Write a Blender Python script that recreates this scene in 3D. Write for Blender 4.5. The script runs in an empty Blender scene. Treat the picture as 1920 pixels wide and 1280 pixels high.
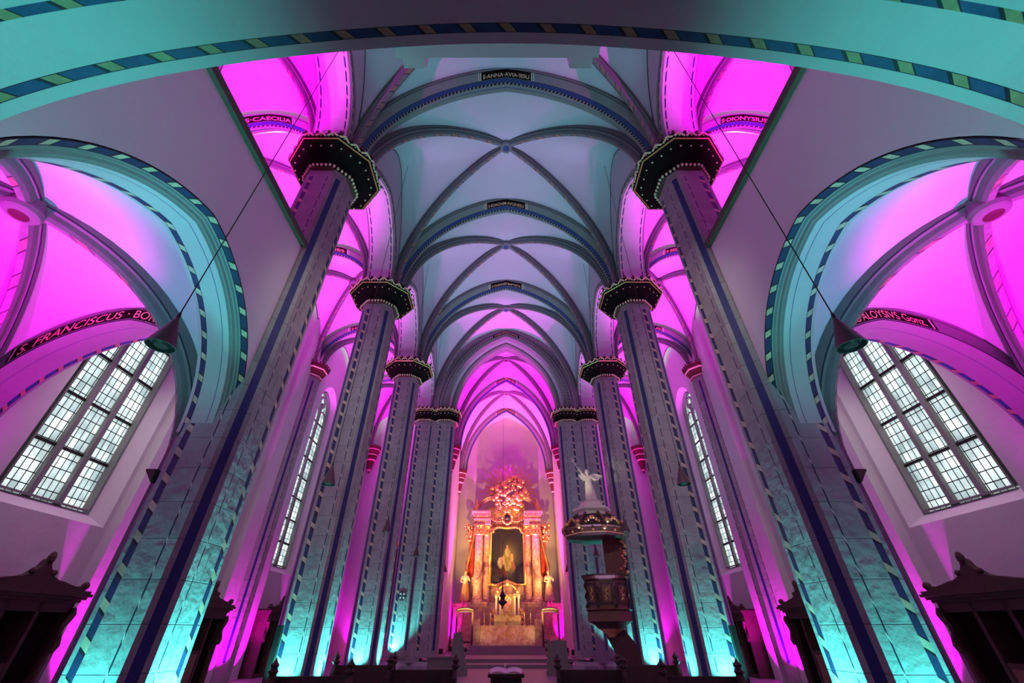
import bpy, math, random
from mathutils import Vector
from mathutils.geometry import tessellate_polygon
random.seed(7)
R = math.radians
COL = bpy.context.scene.collection
SC = bpy.context.scene

# ------------------------------------------------------------------ camera, world, exposure
EYE = 1.6
cam_d = bpy.data.cameras.new('camera'); cam = bpy.data.objects.new('camera', cam_d); COL.objects.link(cam)
cam.location = (0, 0, EYE); cam.rotation_euler = (R(90 + 35.5), 0, 0)
cam_d.sensor_width = 36; cam_d.lens = 36 * 760 / 1920; cam_d.shift_x = 11 / 1920
cam_d.clip_start = 0.05; cam_d.clip_end = 200
SC.camera = cam
SC.view_settings.view_transform = 'Standard'; SC.view_settings.look = 'None'
SC.view_settings.exposure = 0.0; SC.view_settings.gamma = 1.0; SC.view_settings.use_curve_mapping = False
world = bpy.data.worlds.new('overcast sky'); SC.world = world; world.use_nodes = True
wb = world.node_tree.nodes['Background']; wb.inputs[0].default_value = (0.90, 0.97, 1.0, 1); wb.inputs[1].default_value = 1.9

LIGHTS_K = 1.0
def spot(name, loc, target, color, power, size=60, blend=1.0, rad=0.06):
    d = bpy.data.lights.new(name, 'SPOT'); d.color = color; d.energy = power * LIGHTS_K
    d.spot_size = R(size); d.spot_blend = blend; d.shadow_soft_size = rad
    o = bpy.data.objects.new(name, d); COL.objects.link(o); o.location = loc
    v = Vector(target) - Vector(loc); o.rotation_euler = v.to_track_quat('-Z', 'Y').to_euler()
    return o
CYAN = (0.08, 0.93, 0.86); MAG = (1.0, 0.0, 0.92); BLUE = (0.50, 0.56, 1.0); VIOLET = (0.60, 0.48, 1.0); WARM = (1.0, 0.55, 0.14)

# grid of the church
PX, HALF, FACE = 5.6, 0.62, 0.39
YP = [7.67, 13.87, 20.07]; YA = [7.5, 13.7, 19.9]; YC = 25.9; SPRING = 13.95
AX0, AX1, AXC = 6.2, 11.0, 8.6

for s in (-1, 1):
    for i, y in enumerate(YP):
        # cyan floor uplighters hard against the nave side and the west side of each pillar
        spot('uplight_nave', (s * (PX - HALF - .31), y, .25), (s * (PX - HALF - .16), y, 8), CYAN, (1500, 1200, 1100)[i] * (1 if s < 0 else .6), 95)
        spot('uplight_west', (s * PX, y - HALF - .31, .25), (s * PX, y - HALF - .12, 8), CYAN, (450, 850, 850)[i], 100)
        # magenta floor uplighters in the aisles
        spot('uplight_aisle', (s * 8.8, y + 3.1, .3), (s * 8.8, y + 3.1, 12), MAG, 20000, 28, .7)
    spot('uplight_pier', (s * PX, YC - HALF - .31, .5), (s * PX, YC - HALF - .16, 8), CYAN, 1300, 100)
    spot('uplight_aisle', (s * 7.6, 29.2, .3), (s * 7.8, 29.2, 12), MAG, 13000, 45, .8)
    for y in (13.7, 19.9, 26.1):
        for e in (-.75, .75): spot('uplight_respond', (s * 10.55, y + e, .06), (s * 10.80, y + e, 8), MAG, 2000, 80)
    # gallery and low aisle bay
    spot('uplight_gallery', (s * 8.9, 3.8, 8.9), (s * 9.2, 4.6, 14), MAG, 9500, 80, .7)
    spot('uplight_low_aisle', (s * 10.0, 3.4, .3), (s * 10.1, 4.5, 7), MAG, 7500, 52, .8)
    spot('low_aisle_blue_fill', (s * 7.0, 3.6, .3), (s * 7.0, 4.4, 7), (.30, .16, 1.0), 900, 50)  # added blue fill, tints the inner cell of the low vault
    spot('uplight_low_aisle', (s * 10.4, 7.6, .3), (s * 9.6, 7.8, 8), MAG, 3500, 50)
    spot('uplight_low_aisle_cyan', (s * 5.5, 2.6, .3), (s * 5.75, 5.0, 6.5), CYAN, 900, 60)
    spot('uplight_gallery_arch', (s * 4.2, 1.35, .3), (s * 4.75, 1.45, 4.5), CYAN, 1700, 56)
    # added neutral white fill, set at the organ balcony and side gallery ends
    spot('white_fill', (s * 1.2, 2.2, 9.6), (s * 4.9, 15.0, 5.5), (1.0, .93, .86), 1300, 62, 1.0, .25)
    spot('white_fill', (s * 9.0, 8.4, 9.3), (s * 11.0, 12.5, 3.5), (1.0, .92, .88), 420, 90, 1.0, .25)
    # chancel
    spot('uplight_chancel', (s * 3.2, 29.2, .8), (s * 2.0, 29.2, 20), MAG, 15000, 46, .7)
    spot('uplight_chancel', (s * 3.2, 35.4, .9), (s * 1.2, 36.2, 19), MAG, 17000, 48, .7)
    spot('uplight_chancel_wall', (s * 4.15, 38.4, .9), (s * 4.28, 38.6, 8), MAG, 1700, 75)
    spot('uplight_chancel_wall', (s * 4.15, 32.3, .9), (s * 4.28, 32.3, 8), MAG, 1700, 75)
    spot('altar_spot', (s * 3.4, 33.2, 1.3), (-s * .3, 38.0, 10.0), WARM, 4800, 80)
    spot('altar_side_spot', (s * 4.0, 36.3, 3.6), (s * 1.6, 38.7, 7.5), WARM, 900, 100)
    spot('altar_table_fill', (s * 2.2, 32.6, 1.2), (s * .3, 36.5, 3.0), WARM, 190, 80)  # added warm fill to lift the mensa and tabernacle
    spot('glory_fill', (s * .9, 34.6, 1.3), (.35, 38.5, 12.0), WARM, 5200, 17)  # extra warm light added to turn the cloud glory golden
    for xx in (7.0, 9.9): spot('uplight_aisle_end', (s * xx, 32.15, .3), (s * xx, 32.35, 8), MAG, 1500, 90)
    # added blue, violet and cyan fill tinting the nave vault from floor level
    spot('vault_fill', (s * 4.0, 10.6, .4), (s * 1.2, 10.6, 20), BLUE, 2500, 50)
    spot('vault_fill', (s * 4.0, 16.8, .4), (s * 1.2, 16.8, 20), VIOLET, 1900, 50)
    spot('vault_fill', (s * 4.0, 23.0, .4), (s * 1.2, 23.0, 20), BLUE, 2100, 50)
    spot('vault_fill_cyan', (s * 4.4, 9.2, .3), (s * 3.8, 9.4, 18), CYAN, 250, 22)
    spot('vault_fill_cyan', (s * 4.4, 15.4, .3), (s * 3.8, 15.6, 18), CYAN, 200, 22)
    spot('vault_fill_cyan', (s * 4.4, 21.6, .3), (s * 3.8, 21.8, 18), CYAN, 200, 22)
spot('pulpit_spot', (-3.4, 12.5, 3.2), (3.7, 18.6, 7.15), (1.0, 0.95, 0.62), 1900, 8)

# ------------------------------------------------------------------ materials
MATS = {}
def node_mat(name, rough=.8, metal=0.0):
    m = bpy.data.materials.new(name); m.use_nodes = True; nt = m.node_tree
    b = nt.nodes['Principled BSDF']; b.inputs['Roughness'].default_value = rough; b.inputs['Metallic'].default_value = metal
    MATS[name] = m
    return m, nt, b
def N(nt, t, **kw):
    n = nt.nodes.new(t)
    for k, v in kw.items(): setattr(n, k, v)
    return n
def plain(name, col, rough=.8, metal=0.0, var=.12, scale=4.0, bump=0.0, bscale=30.0, coords='Object'):
    m, nt, b = node_mat(name, rough, metal)
    tc = N(nt, 'ShaderNodeTexCoord')
    nz = N(nt, 'ShaderNodeTexNoise'); nz.inputs['Scale'].default_value = scale; nz.inputs['Detail'].default_value = 5
    nt.links.new(tc.outputs[coords], nz.inputs['Vector'])
    mx = N(nt, 'ShaderNodeMix', data_type='RGBA')
    mx.inputs[6].default_value = (*[c * (1 - var) for c in col], 1); mx.inputs[7].default_value = (*[min(1, c * (1 + var)) for c in col], 1)
    nt.links.new(nz.outputs['Fac'], mx.inputs[0]); nt.links.new(mx.outputs[2], b.inputs['Base Color'])
    if bump:
        n2 = N(nt, 'ShaderNodeTexNoise'); n2.inputs['Scale'].default_value = bscale; n2.inputs['Detail'].default_value = 4
        nt.links.new(tc.outputs[coords], n2.inputs['Vector'])
        bp = N(nt, 'ShaderNodeBump'); bp.inputs['Strength'].default_value = bump; bp.inputs['Distance'].default_value = .03
        nt.links.new(n2.outputs['Fac'], bp.inputs['Height']); nt.links.new(bp.outputs[0], b.inputs['Normal'])
    return m
plain('arch_stone', (.42, .40, .41), .88, var=.10, scale=1.5, bump=.3, bscale=5)
plain('plaster', (.70, .68, .68), .9, var=.05, scale=.6, bump=.12, bscale=3)
plain('rough_plaster', (.58, .54, .56), .9, var=.07, scale=1.2, bump=.55, bscale=3.2)
plain('web_plaster', (.55, .48, .56), .9, var=.05, scale=.5, bump=.05, bscale=2)
plain('rib_stone', (.17, .16, .17), .85, var=.15, scale=3, bump=.2, bscale=14)
plain('arch_grey', (.215, .213, .21), .85, var=.12, scale=3, bump=.25, bscale=10)
plain('paint_black', (.012, .012, .03), .6)
plain('paint_blue', (.020, .045, .17), .6, var=.35, scale=8)
plain('paint_navy', (.014, .022, .13), .55, var=.2, scale=5)
plain('capital_maroon', (.13, .018, .025), .8, var=.3, scale=12)
plain('capital_dark', (.012, .005, .006), .95)
MATS['capital_dark'].node_tree.nodes['Principled BSDF'].inputs['Specular IOR Level'].default_value = .05
plain('boss_red', (.06, .005, .012), .7)
plain('gold', (.83, .56, .20), .32, .85, var=.25, scale=9, bump=.3, bscale=30)
plain('gold_paint', (.88, .70, .42), .5, .1, var=.2, scale=20)
plain('letter_paint', (.72, .42, .24), .6, var=.15, scale=20)
plain('pale_paint', (.75, .68, .50), .6, var=.15, scale=20)
plain('wood_dark', (.055, .022, .018), .7, var=.45, scale=7, bump=.2, bscale=14)
plain('wood_brown', (.16, .070, .040), .6, var=.4, scale=9, bump=.25, bscale=18)
plain('beam_wood', (.085, .070, .048), .7, var=.3, scale=5, bump=.2, bscale=12)
plain('red_cloth', (.55, .06, .04), .8, var=.3, scale=8)
plain('white_stone', (.80, .76, .64), .5, var=.08, scale=10)
plain('iron', (.02, .018, .018), .5, .3)
plain('lamp_metal', (.10, .060, .062), .45, .4)
plain('stele_stone', (.17, .15, .13), .7, var=.15, scale=5, bump=.15, bscale=10)
plain('floor_stone', (.20, .17, .18), .5, var=.2, scale=1.5)
plain('paper', (.8, .76, .66), .7)
plain('skin_paint', (.78, .52, .36), .5)

# stone in courses
m, nt, b = node_mat('stone', .85)
tc = N(nt, 'ShaderNodeTexCoord'); br = N(nt, 'ShaderNodeTexBrick')
br.inputs['Scale'].default_value = 1.0; br.inputs['Brick Width'].default_value = 5.3; br.inputs['Row Height'].default_value = .56
br.inputs['Mortar Size'].default_value = .010; br.inputs['Mortar Smooth'].default_value = .6
br.inputs['Color1'].default_value = (.32, .315, .31, 1); br.inputs['Color2'].default_value = (.36, .35, .34, 1); br.inputs['Mortar'].default_value = (.21, .19, .20, 1)
nz = N(nt, 'ShaderNodeTexNoise'); nz.inputs['Scale'].default_value = 2.2; nz.inputs['Detail'].default_value = 8
geo = N(nt, 'ShaderNodeNewGeometry'); sp = N(nt, 'ShaderNodeSeparateXYZ'); cb = N(nt, 'ShaderNodeCombineXYZ')
nt.links.new(geo.outputs['Position'], sp.inputs[0])
ad = N(nt, 'ShaderNodeMath', operation='ADD'); nt.links.new(sp.outputs[0], ad.inputs[0]); nt.links.new(sp.outputs[1], ad.inputs[1])
nt.links.new(ad.outputs[0], cb.inputs[0]); nt.links.new(sp.outputs[2], cb.inputs[1])
nt.links.new(cb.outputs[0], br.inputs['Vector']); nt.links.new(geo.outputs['Position'], nz.inputs['Vector'])
mx = N(nt, 'ShaderNodeMix', data_type='RGBA', blend_type='MULTIPLY'); mx.inputs[0].default_value = .55
cr = N(nt, 'ShaderNodeValToRGB'); cr.color_ramp.elements[0].position = .3; cr.color_ramp.elements[0].color = (.55, .52, .55, 1); cr.color_ramp.elements[1].position = .7; cr.color_ramp.elements[1].color = (1, 1, 1, 1)
nt.links.new(nz.outputs['Fac'], cr.inputs[0]); nt.links.new(br.outputs['Color'], mx.inputs[6]); nt.links.new(cr.outputs[0], mx.inputs[7])
nt.links.new(mx.outputs[2], b.inputs['Base Color'])
n2 = N(nt, 'ShaderNodeTexNoise'); n2.inputs['Scale'].default_value = 6; n2.inputs['Detail'].default_value = 8
nt.links.new(geo.outputs['Position'], n2.inputs['Vector'])
ml = N(nt, 'ShaderNodeMath', operation='MULTIPLY'); ml.inputs[1].default_value = .8; nt.links.new(br.outputs['Fac'], ml.inputs[0])
sb = N(nt, 'ShaderNodeMath', operation='SUBTRACT'); nt.links.new(n2.outputs['Fac'], sb.inputs[0]); nt.links.new(ml.outputs[0], sb.inputs[1])
bp = N(nt, 'ShaderNodeBump'); bp.inputs['Strength'].default_value = .7; bp.inputs['Distance'].default_value = .035
nt.links.new(sb.outputs[0], bp.inputs['Height']); nt.links.new(bp.outputs[0], b.inputs['Normal'])

def banded(name, period, stops, rough=.6):
    """paint repeating along U (metres); stops = [(fraction, colour)...]"""
    m, nt, b = node_mat(name, rough)
    uv = N(nt, 'ShaderNodeUVMap'); sp = N(nt, 'ShaderNodeSeparateXYZ'); nt.links.new(uv.outputs[0], sp.inputs[0])
    dv = N(nt, 'ShaderNodeMath', operation='DIVIDE'); dv.inputs[1].default_value = period; nt.links.new(sp.outputs[0], dv.inputs[0])
    sk = N(nt, 'ShaderNodeMath', operation='MULTIPLY_ADD'); sk.inputs[1].default_value = .18; nt.links.new(sp.outputs[1], sk.inputs[0]); nt.links.new(dv.outputs[0], sk.inputs[2])
    fr = N(nt, 'ShaderNodeMath', operation='FRACT'); nt.links.new(sk.outputs[0], fr.inputs[0])
    cr = N(nt, 'ShaderNodeValToRGB'); cr.color_ramp.interpolation = 'CONSTANT'
    els = cr.color_ramp.elements
    els[0].position = 0; els[0].color = (*stops[0][1], 1); els[1].position = stops[1][0]; els[1].color = (*stops[1][1], 1)
    for p, c in stops[2:]:
        e = els.new(p); e.color = (*c, 1)
    nt.links.new(fr.outputs[0], cr.inputs[0])
    nz = N(nt, 'ShaderNodeTexNoise'); nz.inputs['Scale'].default_value = 9; nz.inputs['Detail'].default_value = 4
    geo = N(nt, 'ShaderNodeNewGeometry'); nt.links.new(geo.outputs['Position'], nz.inputs['Vector'])
    r2 = N(nt, 'ShaderNodeValToRGB'); r2.color_ramp.elements[0].color = (.55, .55, .55, 1); r2.color_ramp.elements[0].position = .3
    nt.links.new(nz.outputs['Fac'], r2.inputs[0])
    mx = N(nt, 'ShaderNodeMix', data_type='RGBA', blend_type='MULTIPLY'); mx.inputs[0].default_value = 1
    nt.links.new(cr.outputs[0], mx.inputs[6]); nt.links.new(r2.outputs[0], mx.inputs[7]); nt.links.new(mx.outputs[2], b.inputs['Base Color'])
BL = (.012, .012, .025); BU = (.022, .075, .20); YE = (.42, .31, .16)
banded('dash', .46, [(0, BL), (.09, YE), (.36, BL), (.40, BU)])
banded('dash_pale', .46, [(0, BL), (.09, (.72, .60, .42)), (.36, BL), (.42, (.02, .04, .13))])
banded('thin_dash', .42, [(0, (.012, .014, .05)), (.62, (.80, .74, .66)), (.80, (.012, .014, .05))])
banded('notch', .2, [(0, BL), (.72, (.55, .48, .42))])
banded('dentil', .2, [(0, BL), (.5, (.46, .40, .38))])
banded('rib_dash', .9, [(0, (.27, .25, .26)), (.50, BL), (.55, (.45, .25, .2)), (.86, BL), (.91, (.27, .25, .26))])

# leaded glass: UV counts panes; daylight comes through the panes
m = bpy.data.materials.new('leaded_glass'); m.use_nodes = True; MATS['leaded_glass'] = m; nt = m.node_tree
nt.nodes.clear(); out = N(nt, 'ShaderNodeOutputMaterial'); uv = N(nt, 'ShaderNodeUVMap')
sp = N(nt, 'ShaderNodeSeparateXYZ'); nt.links.new(uv.outputs[0], sp.inputs[0])
def edge(sock, w):
    f = N(nt, 'ShaderNodeMath', operation='FRACT'); nt.links.new(sock, f.inputs[0])
    a = N(nt, 'ShaderNodeMath', operation='SUBTRACT'); a.inputs[1].default_value = .5; nt.links.new(f.outputs[0], a.inputs[0])
    c = N(nt, 'ShaderNodeMath', operation='ABSOLUTE'); nt.links.new(a.outputs[0], c.inputs[0])
    g = N(nt, 'ShaderNodeMath', operation='GREATER_THAN'); g.inputs[1].default_value = .5 - w; nt.links.new(c.outputs[0], g.inputs[0])
    return g.outputs[0]
e1 = edge(sp.outputs[0], .07); e2 = edge(sp.outputs[1], .045)
mxm = N(nt, 'ShaderNodeMath', operation='MAXIMUM'); nt.links.new(e1, mxm.inputs[0]); nt.links.new(e2, mxm.inputs[1])
fl = N(nt, 'ShaderNodeVectorMath', operation='FLOOR'); nt.links.new(uv.outputs[0], fl.inputs[0])
wn = N(nt, 'ShaderNodeTexWhiteNoise', noise_dimensions='2D'); nt.links.new(fl.outputs[0], wn.inputs['Vector'])
nz = N(nt, 'ShaderNodeTexNoise'); nz.inputs['Scale'].default_value = .35; nt.links.new(uv.outputs[0], nz.inputs['Vector'])
cr = N(nt, 'ShaderNodeValToRGB'); cr.color_ramp.elements[0].color = (.42, .50, .50, 1); cr.color_ramp.elements[1].color = (.92, .97, .93, 1)
nt.links.new(wn.outputs['Value'], cr.inputs[0])
c2 = N(nt, 'ShaderNodeValToRGB'); c2.color_ramp.elements[0].color = (.45, .48, .50, 1); c2.color_ramp.elements[0].position = .35; c2.color_ramp.elements[1].position = .6
nt.links.new(nz.outputs['Fac'], c2.inputs[0])
mm = N(nt, 'ShaderNodeMix', data_type='RGBA', blend_type='MULTIPLY'); mm.inputs[0].default_value = .8
nt.links.new(cr.outputs[0], mm.inputs[6]); nt.links.new(c2.outputs[0], mm.inputs[7])
tr = N(nt, 'ShaderNodeBsdfTranslucent'); nt.links.new(mm.outputs[2], tr.inputs[0])
df = N(nt, 'ShaderNodeBsdfDiffuse'); df.inputs[0].default_value = (.02, .02, .025, 1)
ms = N(nt, 'ShaderNodeMixShader'); nt.links.new(mxm.outputs[0], ms.inputs[0]); nt.links.new(tr.outputs[0], ms.inputs[1]); nt.links.new(df.outputs[0], ms.inputs[2])
nt.links.new(ms.outputs[0], out.inputs[0])

def marble(name, c1, c2, rough=.3):
    m, nt, b = node_mat(name, rough)
    tc = N(nt, 'ShaderNodeNewGeometry'); nz = N(nt, 'ShaderNodeTexNoise'); nz.inputs['Scale'].default_value = 2.4; nz.inputs['Detail'].default_value = 7; nz.inputs['Distortion'].default_value = 1.6
    nt.links.new(tc.outputs['Position'], nz.inputs['Vector'])
    cr = N(nt, 'ShaderNodeValToRGB'); cr.color_ramp.elements[0].position = .35; cr.color_ramp.elements[1].position = .62
    cr.color_ramp.elements[0].color = (*c1, 1); cr.color_ramp.elements[1].color = (*c2, 1)
    nt.links.new(nz.outputs['Fac'], cr.inputs[0]); nt.links.new(cr.outputs[0], b.inputs['Base Color'])
marble('marble_red', (.42, .15, .13), (.72, .45, .38))
marble('marble_rose', (.40, .17, .13), (.66, .42, .33))

def attr_mat(name, rough=.6):
    m, nt, b = node_mat(name, rough); a = N(nt, 'ShaderNodeAttribute'); a.attribute_name = 'tint'
    nt.links.new(a.outputs['Color'], b.inputs['Base Color'])
attr_mat('canvas_paint', .45)

# ------------------------------------------------------------------ mesh helpers
class MB:
    def __init__(self): self.v = []; self.f = []; self.m = []; self.u = []; self.c = []
    def face(self, pts, mat, uvs=None, tint=None):
        n = len(self.v); self.v += [tuple(p) for p in pts]; self.f.append(tuple(range(n, n + len(pts))))
        self.m.append(mat); self.u.append(uvs or [(0, 0)] * len(pts)); self.c.append(tint)
    def grid(self, rows, mat, uv=None, close=False):
        """rows of points; mat str or f(i,j); uv f(i,j)"""
        nr, nc = len(rows), len(rows[0])
        for i in range(nr - 1):
            for j in range(nc if close else nc - 1):
                k = (j + 1) % nc
                mt = mat(i, j) if callable(mat) else mat
                if mt is None: continue
                self.face((rows[i][j], rows[i][k], rows[i + 1][k], rows[i + 1][j]), mt,
                          [uv(i, j), uv(i, j + 1), uv(i + 1, j + 1), uv(i + 1, j)] if uv else None)
    def box(self, a, b, mat):
        x0, y0, z0 = a; x1, y1, z1 = b
        P = [(x0, y0, z0), (x1, y0, z0), (x1, y1, z0), (x0, y1, z0), (x0, y0, z1), (x1, y0, z1), (x1, y1, z1), (x0, y1, z1)]
        for q in ((0, 3, 2, 1), (4, 5, 6, 7), (0, 1, 5, 4), (1, 2, 6, 5), (2, 3, 7, 6), (3, 0, 4, 7)): self.face([P[k] for k in q], mat)
    def lathe(self, prof, n, c=(0, 0, 0), mat='gold', phase=0.0, sx=1, sy=1, a0=0, a1=360, cap=True, twist=0):
        rows = []
        full = abs(a1 - a0) >= 360; k = n if full else n + 1
        for q in prof:
            r, z = q[0], q[1]
            rows.append([(c[0] + sx * r * math.cos(R(a0) + phase + twist * z + (R(a1) - R(a0)) * i / n), c[1] + sy * r * math.sin(R(a0) + phase + twist * z + (R(a1) - R(a0)) * i / n), c[2] + z) for i in range(k)])
        mt = (lambda i, j: prof[i][2]) if len(prof[0]) > 2 else mat
        self.grid(rows, mt, close=full)
        if cap and full:
            m0 = prof[0][2] if len(prof[0]) > 2 else mat; m1 = prof[-1][2] if len(prof[0]) > 2 else mat
            if prof[0][0] > .001: self.face(rows[0][::-1], m0)
            if prof[-1][0] > .001: self.face(rows[-1], m1)
    def ball(self, c, r, mat, sx=1, sy=1, sz=1, n=8):
        prof = [(max(.0001, math.sin(math.pi * i / (n // 2 + 1))) * r, -math.cos(math.pi * i / (n // 2 + 1)) * r * sz) for i in range(n // 2 + 2)]
        self.lathe(prof, n, c, mat, sx=sx, sy=sy, cap=False)
    def tube(self, pts, r, mat, n=6):
        pts = [Vector(p) for p in pts]; rows = []
        for i, p in enumerate(pts):
            d = (pts[min(i + 1, len(pts) - 1)] - pts[max(i - 1, 0)]).normalized()
            a = d.orthogonal().normalized() if i == 0 else (a - a.dot(d) * d).normalized()
            bb = d.cross(a); rr = r[i] if isinstance(r, (list, tuple)) else r
            rows.append([p + (a * math.cos(2 * math.pi * k / n) + bb * math.sin(2 * math.pi * k / n)) * rr for k in range(n)])
        self.grid(rows, mat, close=True); self.face(rows[0][::-1], mat); self.face(rows[-1], mat)
    def slab(self, loop, y0, y1, mat, axis='y', x0=0):
        """loop of (x,z) extruded along y (or (y,z) along x)"""
        f = (lambda p, t: (p[0], t, p[1])) if axis == 'y' else (lambda p, t: (t, p[0], p[1]))
        for t in (y0, y1):
            tri = tessellate_polygon([[Vector((p[0], p[1], 0)) for p in loop]])
            for q in tri: self.face([f(loop[k], t) for k in q], mat)
        n = len(loop)
        for i in range(n): self.face((f(loop[i], y0), f(loop[(i + 1) % n], y0), f(loop[(i + 1) % n], y1), f(loop[i], y1)), mat)
    def sheet(self, outer, holes, mapf, mat):
        loops = [outer] + holes; flat = [p for l in loops for p in l]
        for q in tessellate_polygon([[Vector((p[0], p[1], 0)) for p in l] for l in loops]):
            self.face([mapf(*flat[k]) for k in q], mat)
    def build(self, name, parent=None, origin=None, smooth=False, merge=True):
        o0 = Vector((0, 0, 0))
        if parent is not None: o0 = Vector(parent['_w'])
        elif origin is not None: o0 = Vector(origin)
        me = bpy.data.meshes.new(name)
        vmap = {}; nv = []; nf = []; keep = []
        for fi, f in enumerate(self.f):
            g = []
            for k in f:
                p = self.v[k]; key = (round(p[0], 4), round(p[1], 4), round(p[2], 4))
                if key not in vmap: vmap[key] = len(nv); nv.append((p[0] - o0.x, p[1] - o0.y, p[2] - o0.z))
                g.append(vmap[key])
            h = []; hu = []
            for a, uvv in zip(g, self.u[fi]):
                if a not in h: h.append(a); hu.append(uvv)
            if len(h) >= 3: nf.append(h); keep.append((fi, hu))
        me.from_pydata(nv, [], nf)
        names = []
        for fi, _ in keep:
            if self.m[fi] not in names: names.append(self.m[fi])
        for n in names: me.materials.append(MATS[n])
        ul = me.uv_layers.new(name='UVMap')
        for p, (fi, hu) in zip(me.polygons, keep):
            p.material_index = names.index(self.m[fi]); p.use_smooth = smooth
            for li, uvv in zip(p.loop_indices, hu): ul.data[li].uv = uvv
        if any(c is not None for c in self.c):
            at = me.color_attributes.new('tint', 'FLOAT_COLOR', 'CORNER')
            for p, (fi, hu) in zip(me.polygons, keep):
                c = self.c[fi] or (.5, .5, .5)
                for li in p.loop_indices: at.data[li].color = (*c, 1)
        me.validate(); me.update()
        o = bpy.data.objects.new(name, me); COL.objects.link(o)
        if parent is not None: o.parent = parent; o['_w'] = tuple(o0)
        else: o.location = o0; o['_w'] = tuple(o0)
        return o
def tag(o, label=None, cat=None, group=None, kind=None):
    if label: o['label'] = label
    if cat: o['category'] = cat
    if group: o['group'] = group
    if kind: o['kind'] = kind
    return o
def thing(name, loc, label, cat, group=None):
    o = bpy.data.objects.new(name, None); COL.objects.link(o); o.location = loc; o['_w'] = tuple(loc); o.empty_display_size = .2
    return tag(o, label, cat, group)
def copy_tree(o, parent=None):
    c = o.copy(); COL.objects.link(c)
    if parent is not None: c.parent = parent
    for ch in list(o.children): copy_tree(ch, c)
    return c
def structure(mb, name, **kw):
    o = mb.build(name, **kw); o['kind'] = 'structure'; return o

def arc(a, h, r=0.0, n=20):
    """pointed arch, left springing to right springing; offset r outward"""
    Rr = (a * a + h * h) / (2 * a); cx = a - Rr; q = Rr + r; tm = math.acos(max(-1, min(1, -cx / q)))
    right = [(cx + q * math.cos(tm * i / n), q * math.sin(tm * i / n)) for i in range(n + 1)]
    left = [(-x, z) for x, z in right]
    return left + right[::-1][1:]
def sweep_arch(mb, a, h, prof, mapf, n=20, jamb=None):
    """prof: [(t, r, mat of the strip to the next point)]; mapf(x, z, t)"""
    curves = []
    for t, r, _ in prof:
        c = arc(a, h, r, n)
        if jamb is not None:
            c = [(c[0][0], jamb), (c[0][0], jamb * .5)] + c + [(c[-1][0], jamb * .5), (c[-1][0], jamb)]
        curves.append(c)
    base = curves[0]; L = [0]
    for i in range(1, len(base)): L.append(L[-1] + math.dist(base[i], base[i - 1]))
    mid = L[-1] / 2
    for k in range(len(prof) - 1):
        (t0, _, mt), (t1, _, _) = prof[k], prof[k + 1]
        for i in range(len(base) - 1):
            mb.face((mapf(*curves[k][i], t0), mapf(*curves[k][i + 1], t0), mapf(*curves[k + 1][i + 1], t1), mapf(*curves[k + 1][i], t1)), mt,
                    [(L[i] - mid, 0), (L[i + 1] - mid, 0), (L[i + 1] - mid, 1), (L[i] - mid, 1)])
def bend_text(txt, a, h, r0, size, mapf, t, name, parent, mat='letter_paint', width=None, bevel=False):
    cu = bpy.data.curves.new('lettering_source', 'FONT'); cu.body = txt; cu.size = size; cu.align_x = 'CENTER'; cu.extrude = .004; cu.offset = size * .012
    tmp = bpy.data.objects.new('lettering_source', cu); COL.objects.link(tmp)
    dg = bpy.context.evaluated_depsgraph_get(); me0 = tmp.evaluated_get(dg).to_mesh()
    vs = [v.co.copy() for v in me0.vertices]; fs = [tuple(p.vertices) for p in me0.polygons]
    tmp.evaluated_get(dg).to_mesh_clear(); bpy.data.objects.remove(tmp); bpy.data.curves.remove(cu)
    w = max(v.x for v in vs) - min(v.x for v in vs); k = (width / w) if width else 1.0
    Rr = (a * a + h * h) / (2 * a); cx = a - Rr; tm = math.acos(max(-1, min(1, -cx / Rr)))
    mb = MB(); P = []
    for v in vs:
        l = v.x * k; sg = 1 if l >= 0 else -1; f_ = .7071 if bevel else 1.0; off = v.z + (.014 if bevel else .006)
        q = Rr + r0 + v.y * f_ - (off * .7071 if bevel else 0); th = math.acos(-cx / q) - abs(l) / q
        P.append(mapf(sg * (cx + q * math.cos(th)), q * math.sin(th), t - off * f_ - (v.y * f_ if bevel else 0)))
    for f in fs: mb.face([P[i] for i in f], mat)
    return mb.build(name, parent)
def arc_panel(mb, a, h, r0, r1, l0, l1, mapf, t, mat, n=12, thick=.004, bevel=False):
    Rr = (a * a + h * h) / (2 * a); cx = a - Rr; tm = math.acos(max(-1, min(1, -cx / Rr)))
    def P(l, r, tt):
        sg = 1 if l >= 0 else -1
        if abs(l) < 1e-6: 
            return mapf(0, math.sqrt((Rr + r) ** 2 - cx * cx), tt)
        q = Rr + r; th = math.acos(-cx / q) - abs(l) / q; return mapf(sg * (cx + q * math.cos(th)), q * math.sin(th), tt)
    ls = [l0 + (l1 - l0) * i / n for i in range(n + 1)]
    for i in range(n):
        if ls[i] < 0 < ls[i + 1]: ls[i if abs(ls[i]) < abs(ls[i + 1]) else i + 1] = 0.0
    for i in range(n):
        k_ = thick * .7071 if bevel else 0; ta = t - (k_ or thick); tb = ta - ((r1 - r0) if bevel else 0)
        mb.face((P(ls[i], r0 - k_, ta), P(ls[i + 1], r0 - k_, ta), P(ls[i + 1], r1 - k_, tb), P(ls[i], r1 - k_, tb)), mat)

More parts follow.
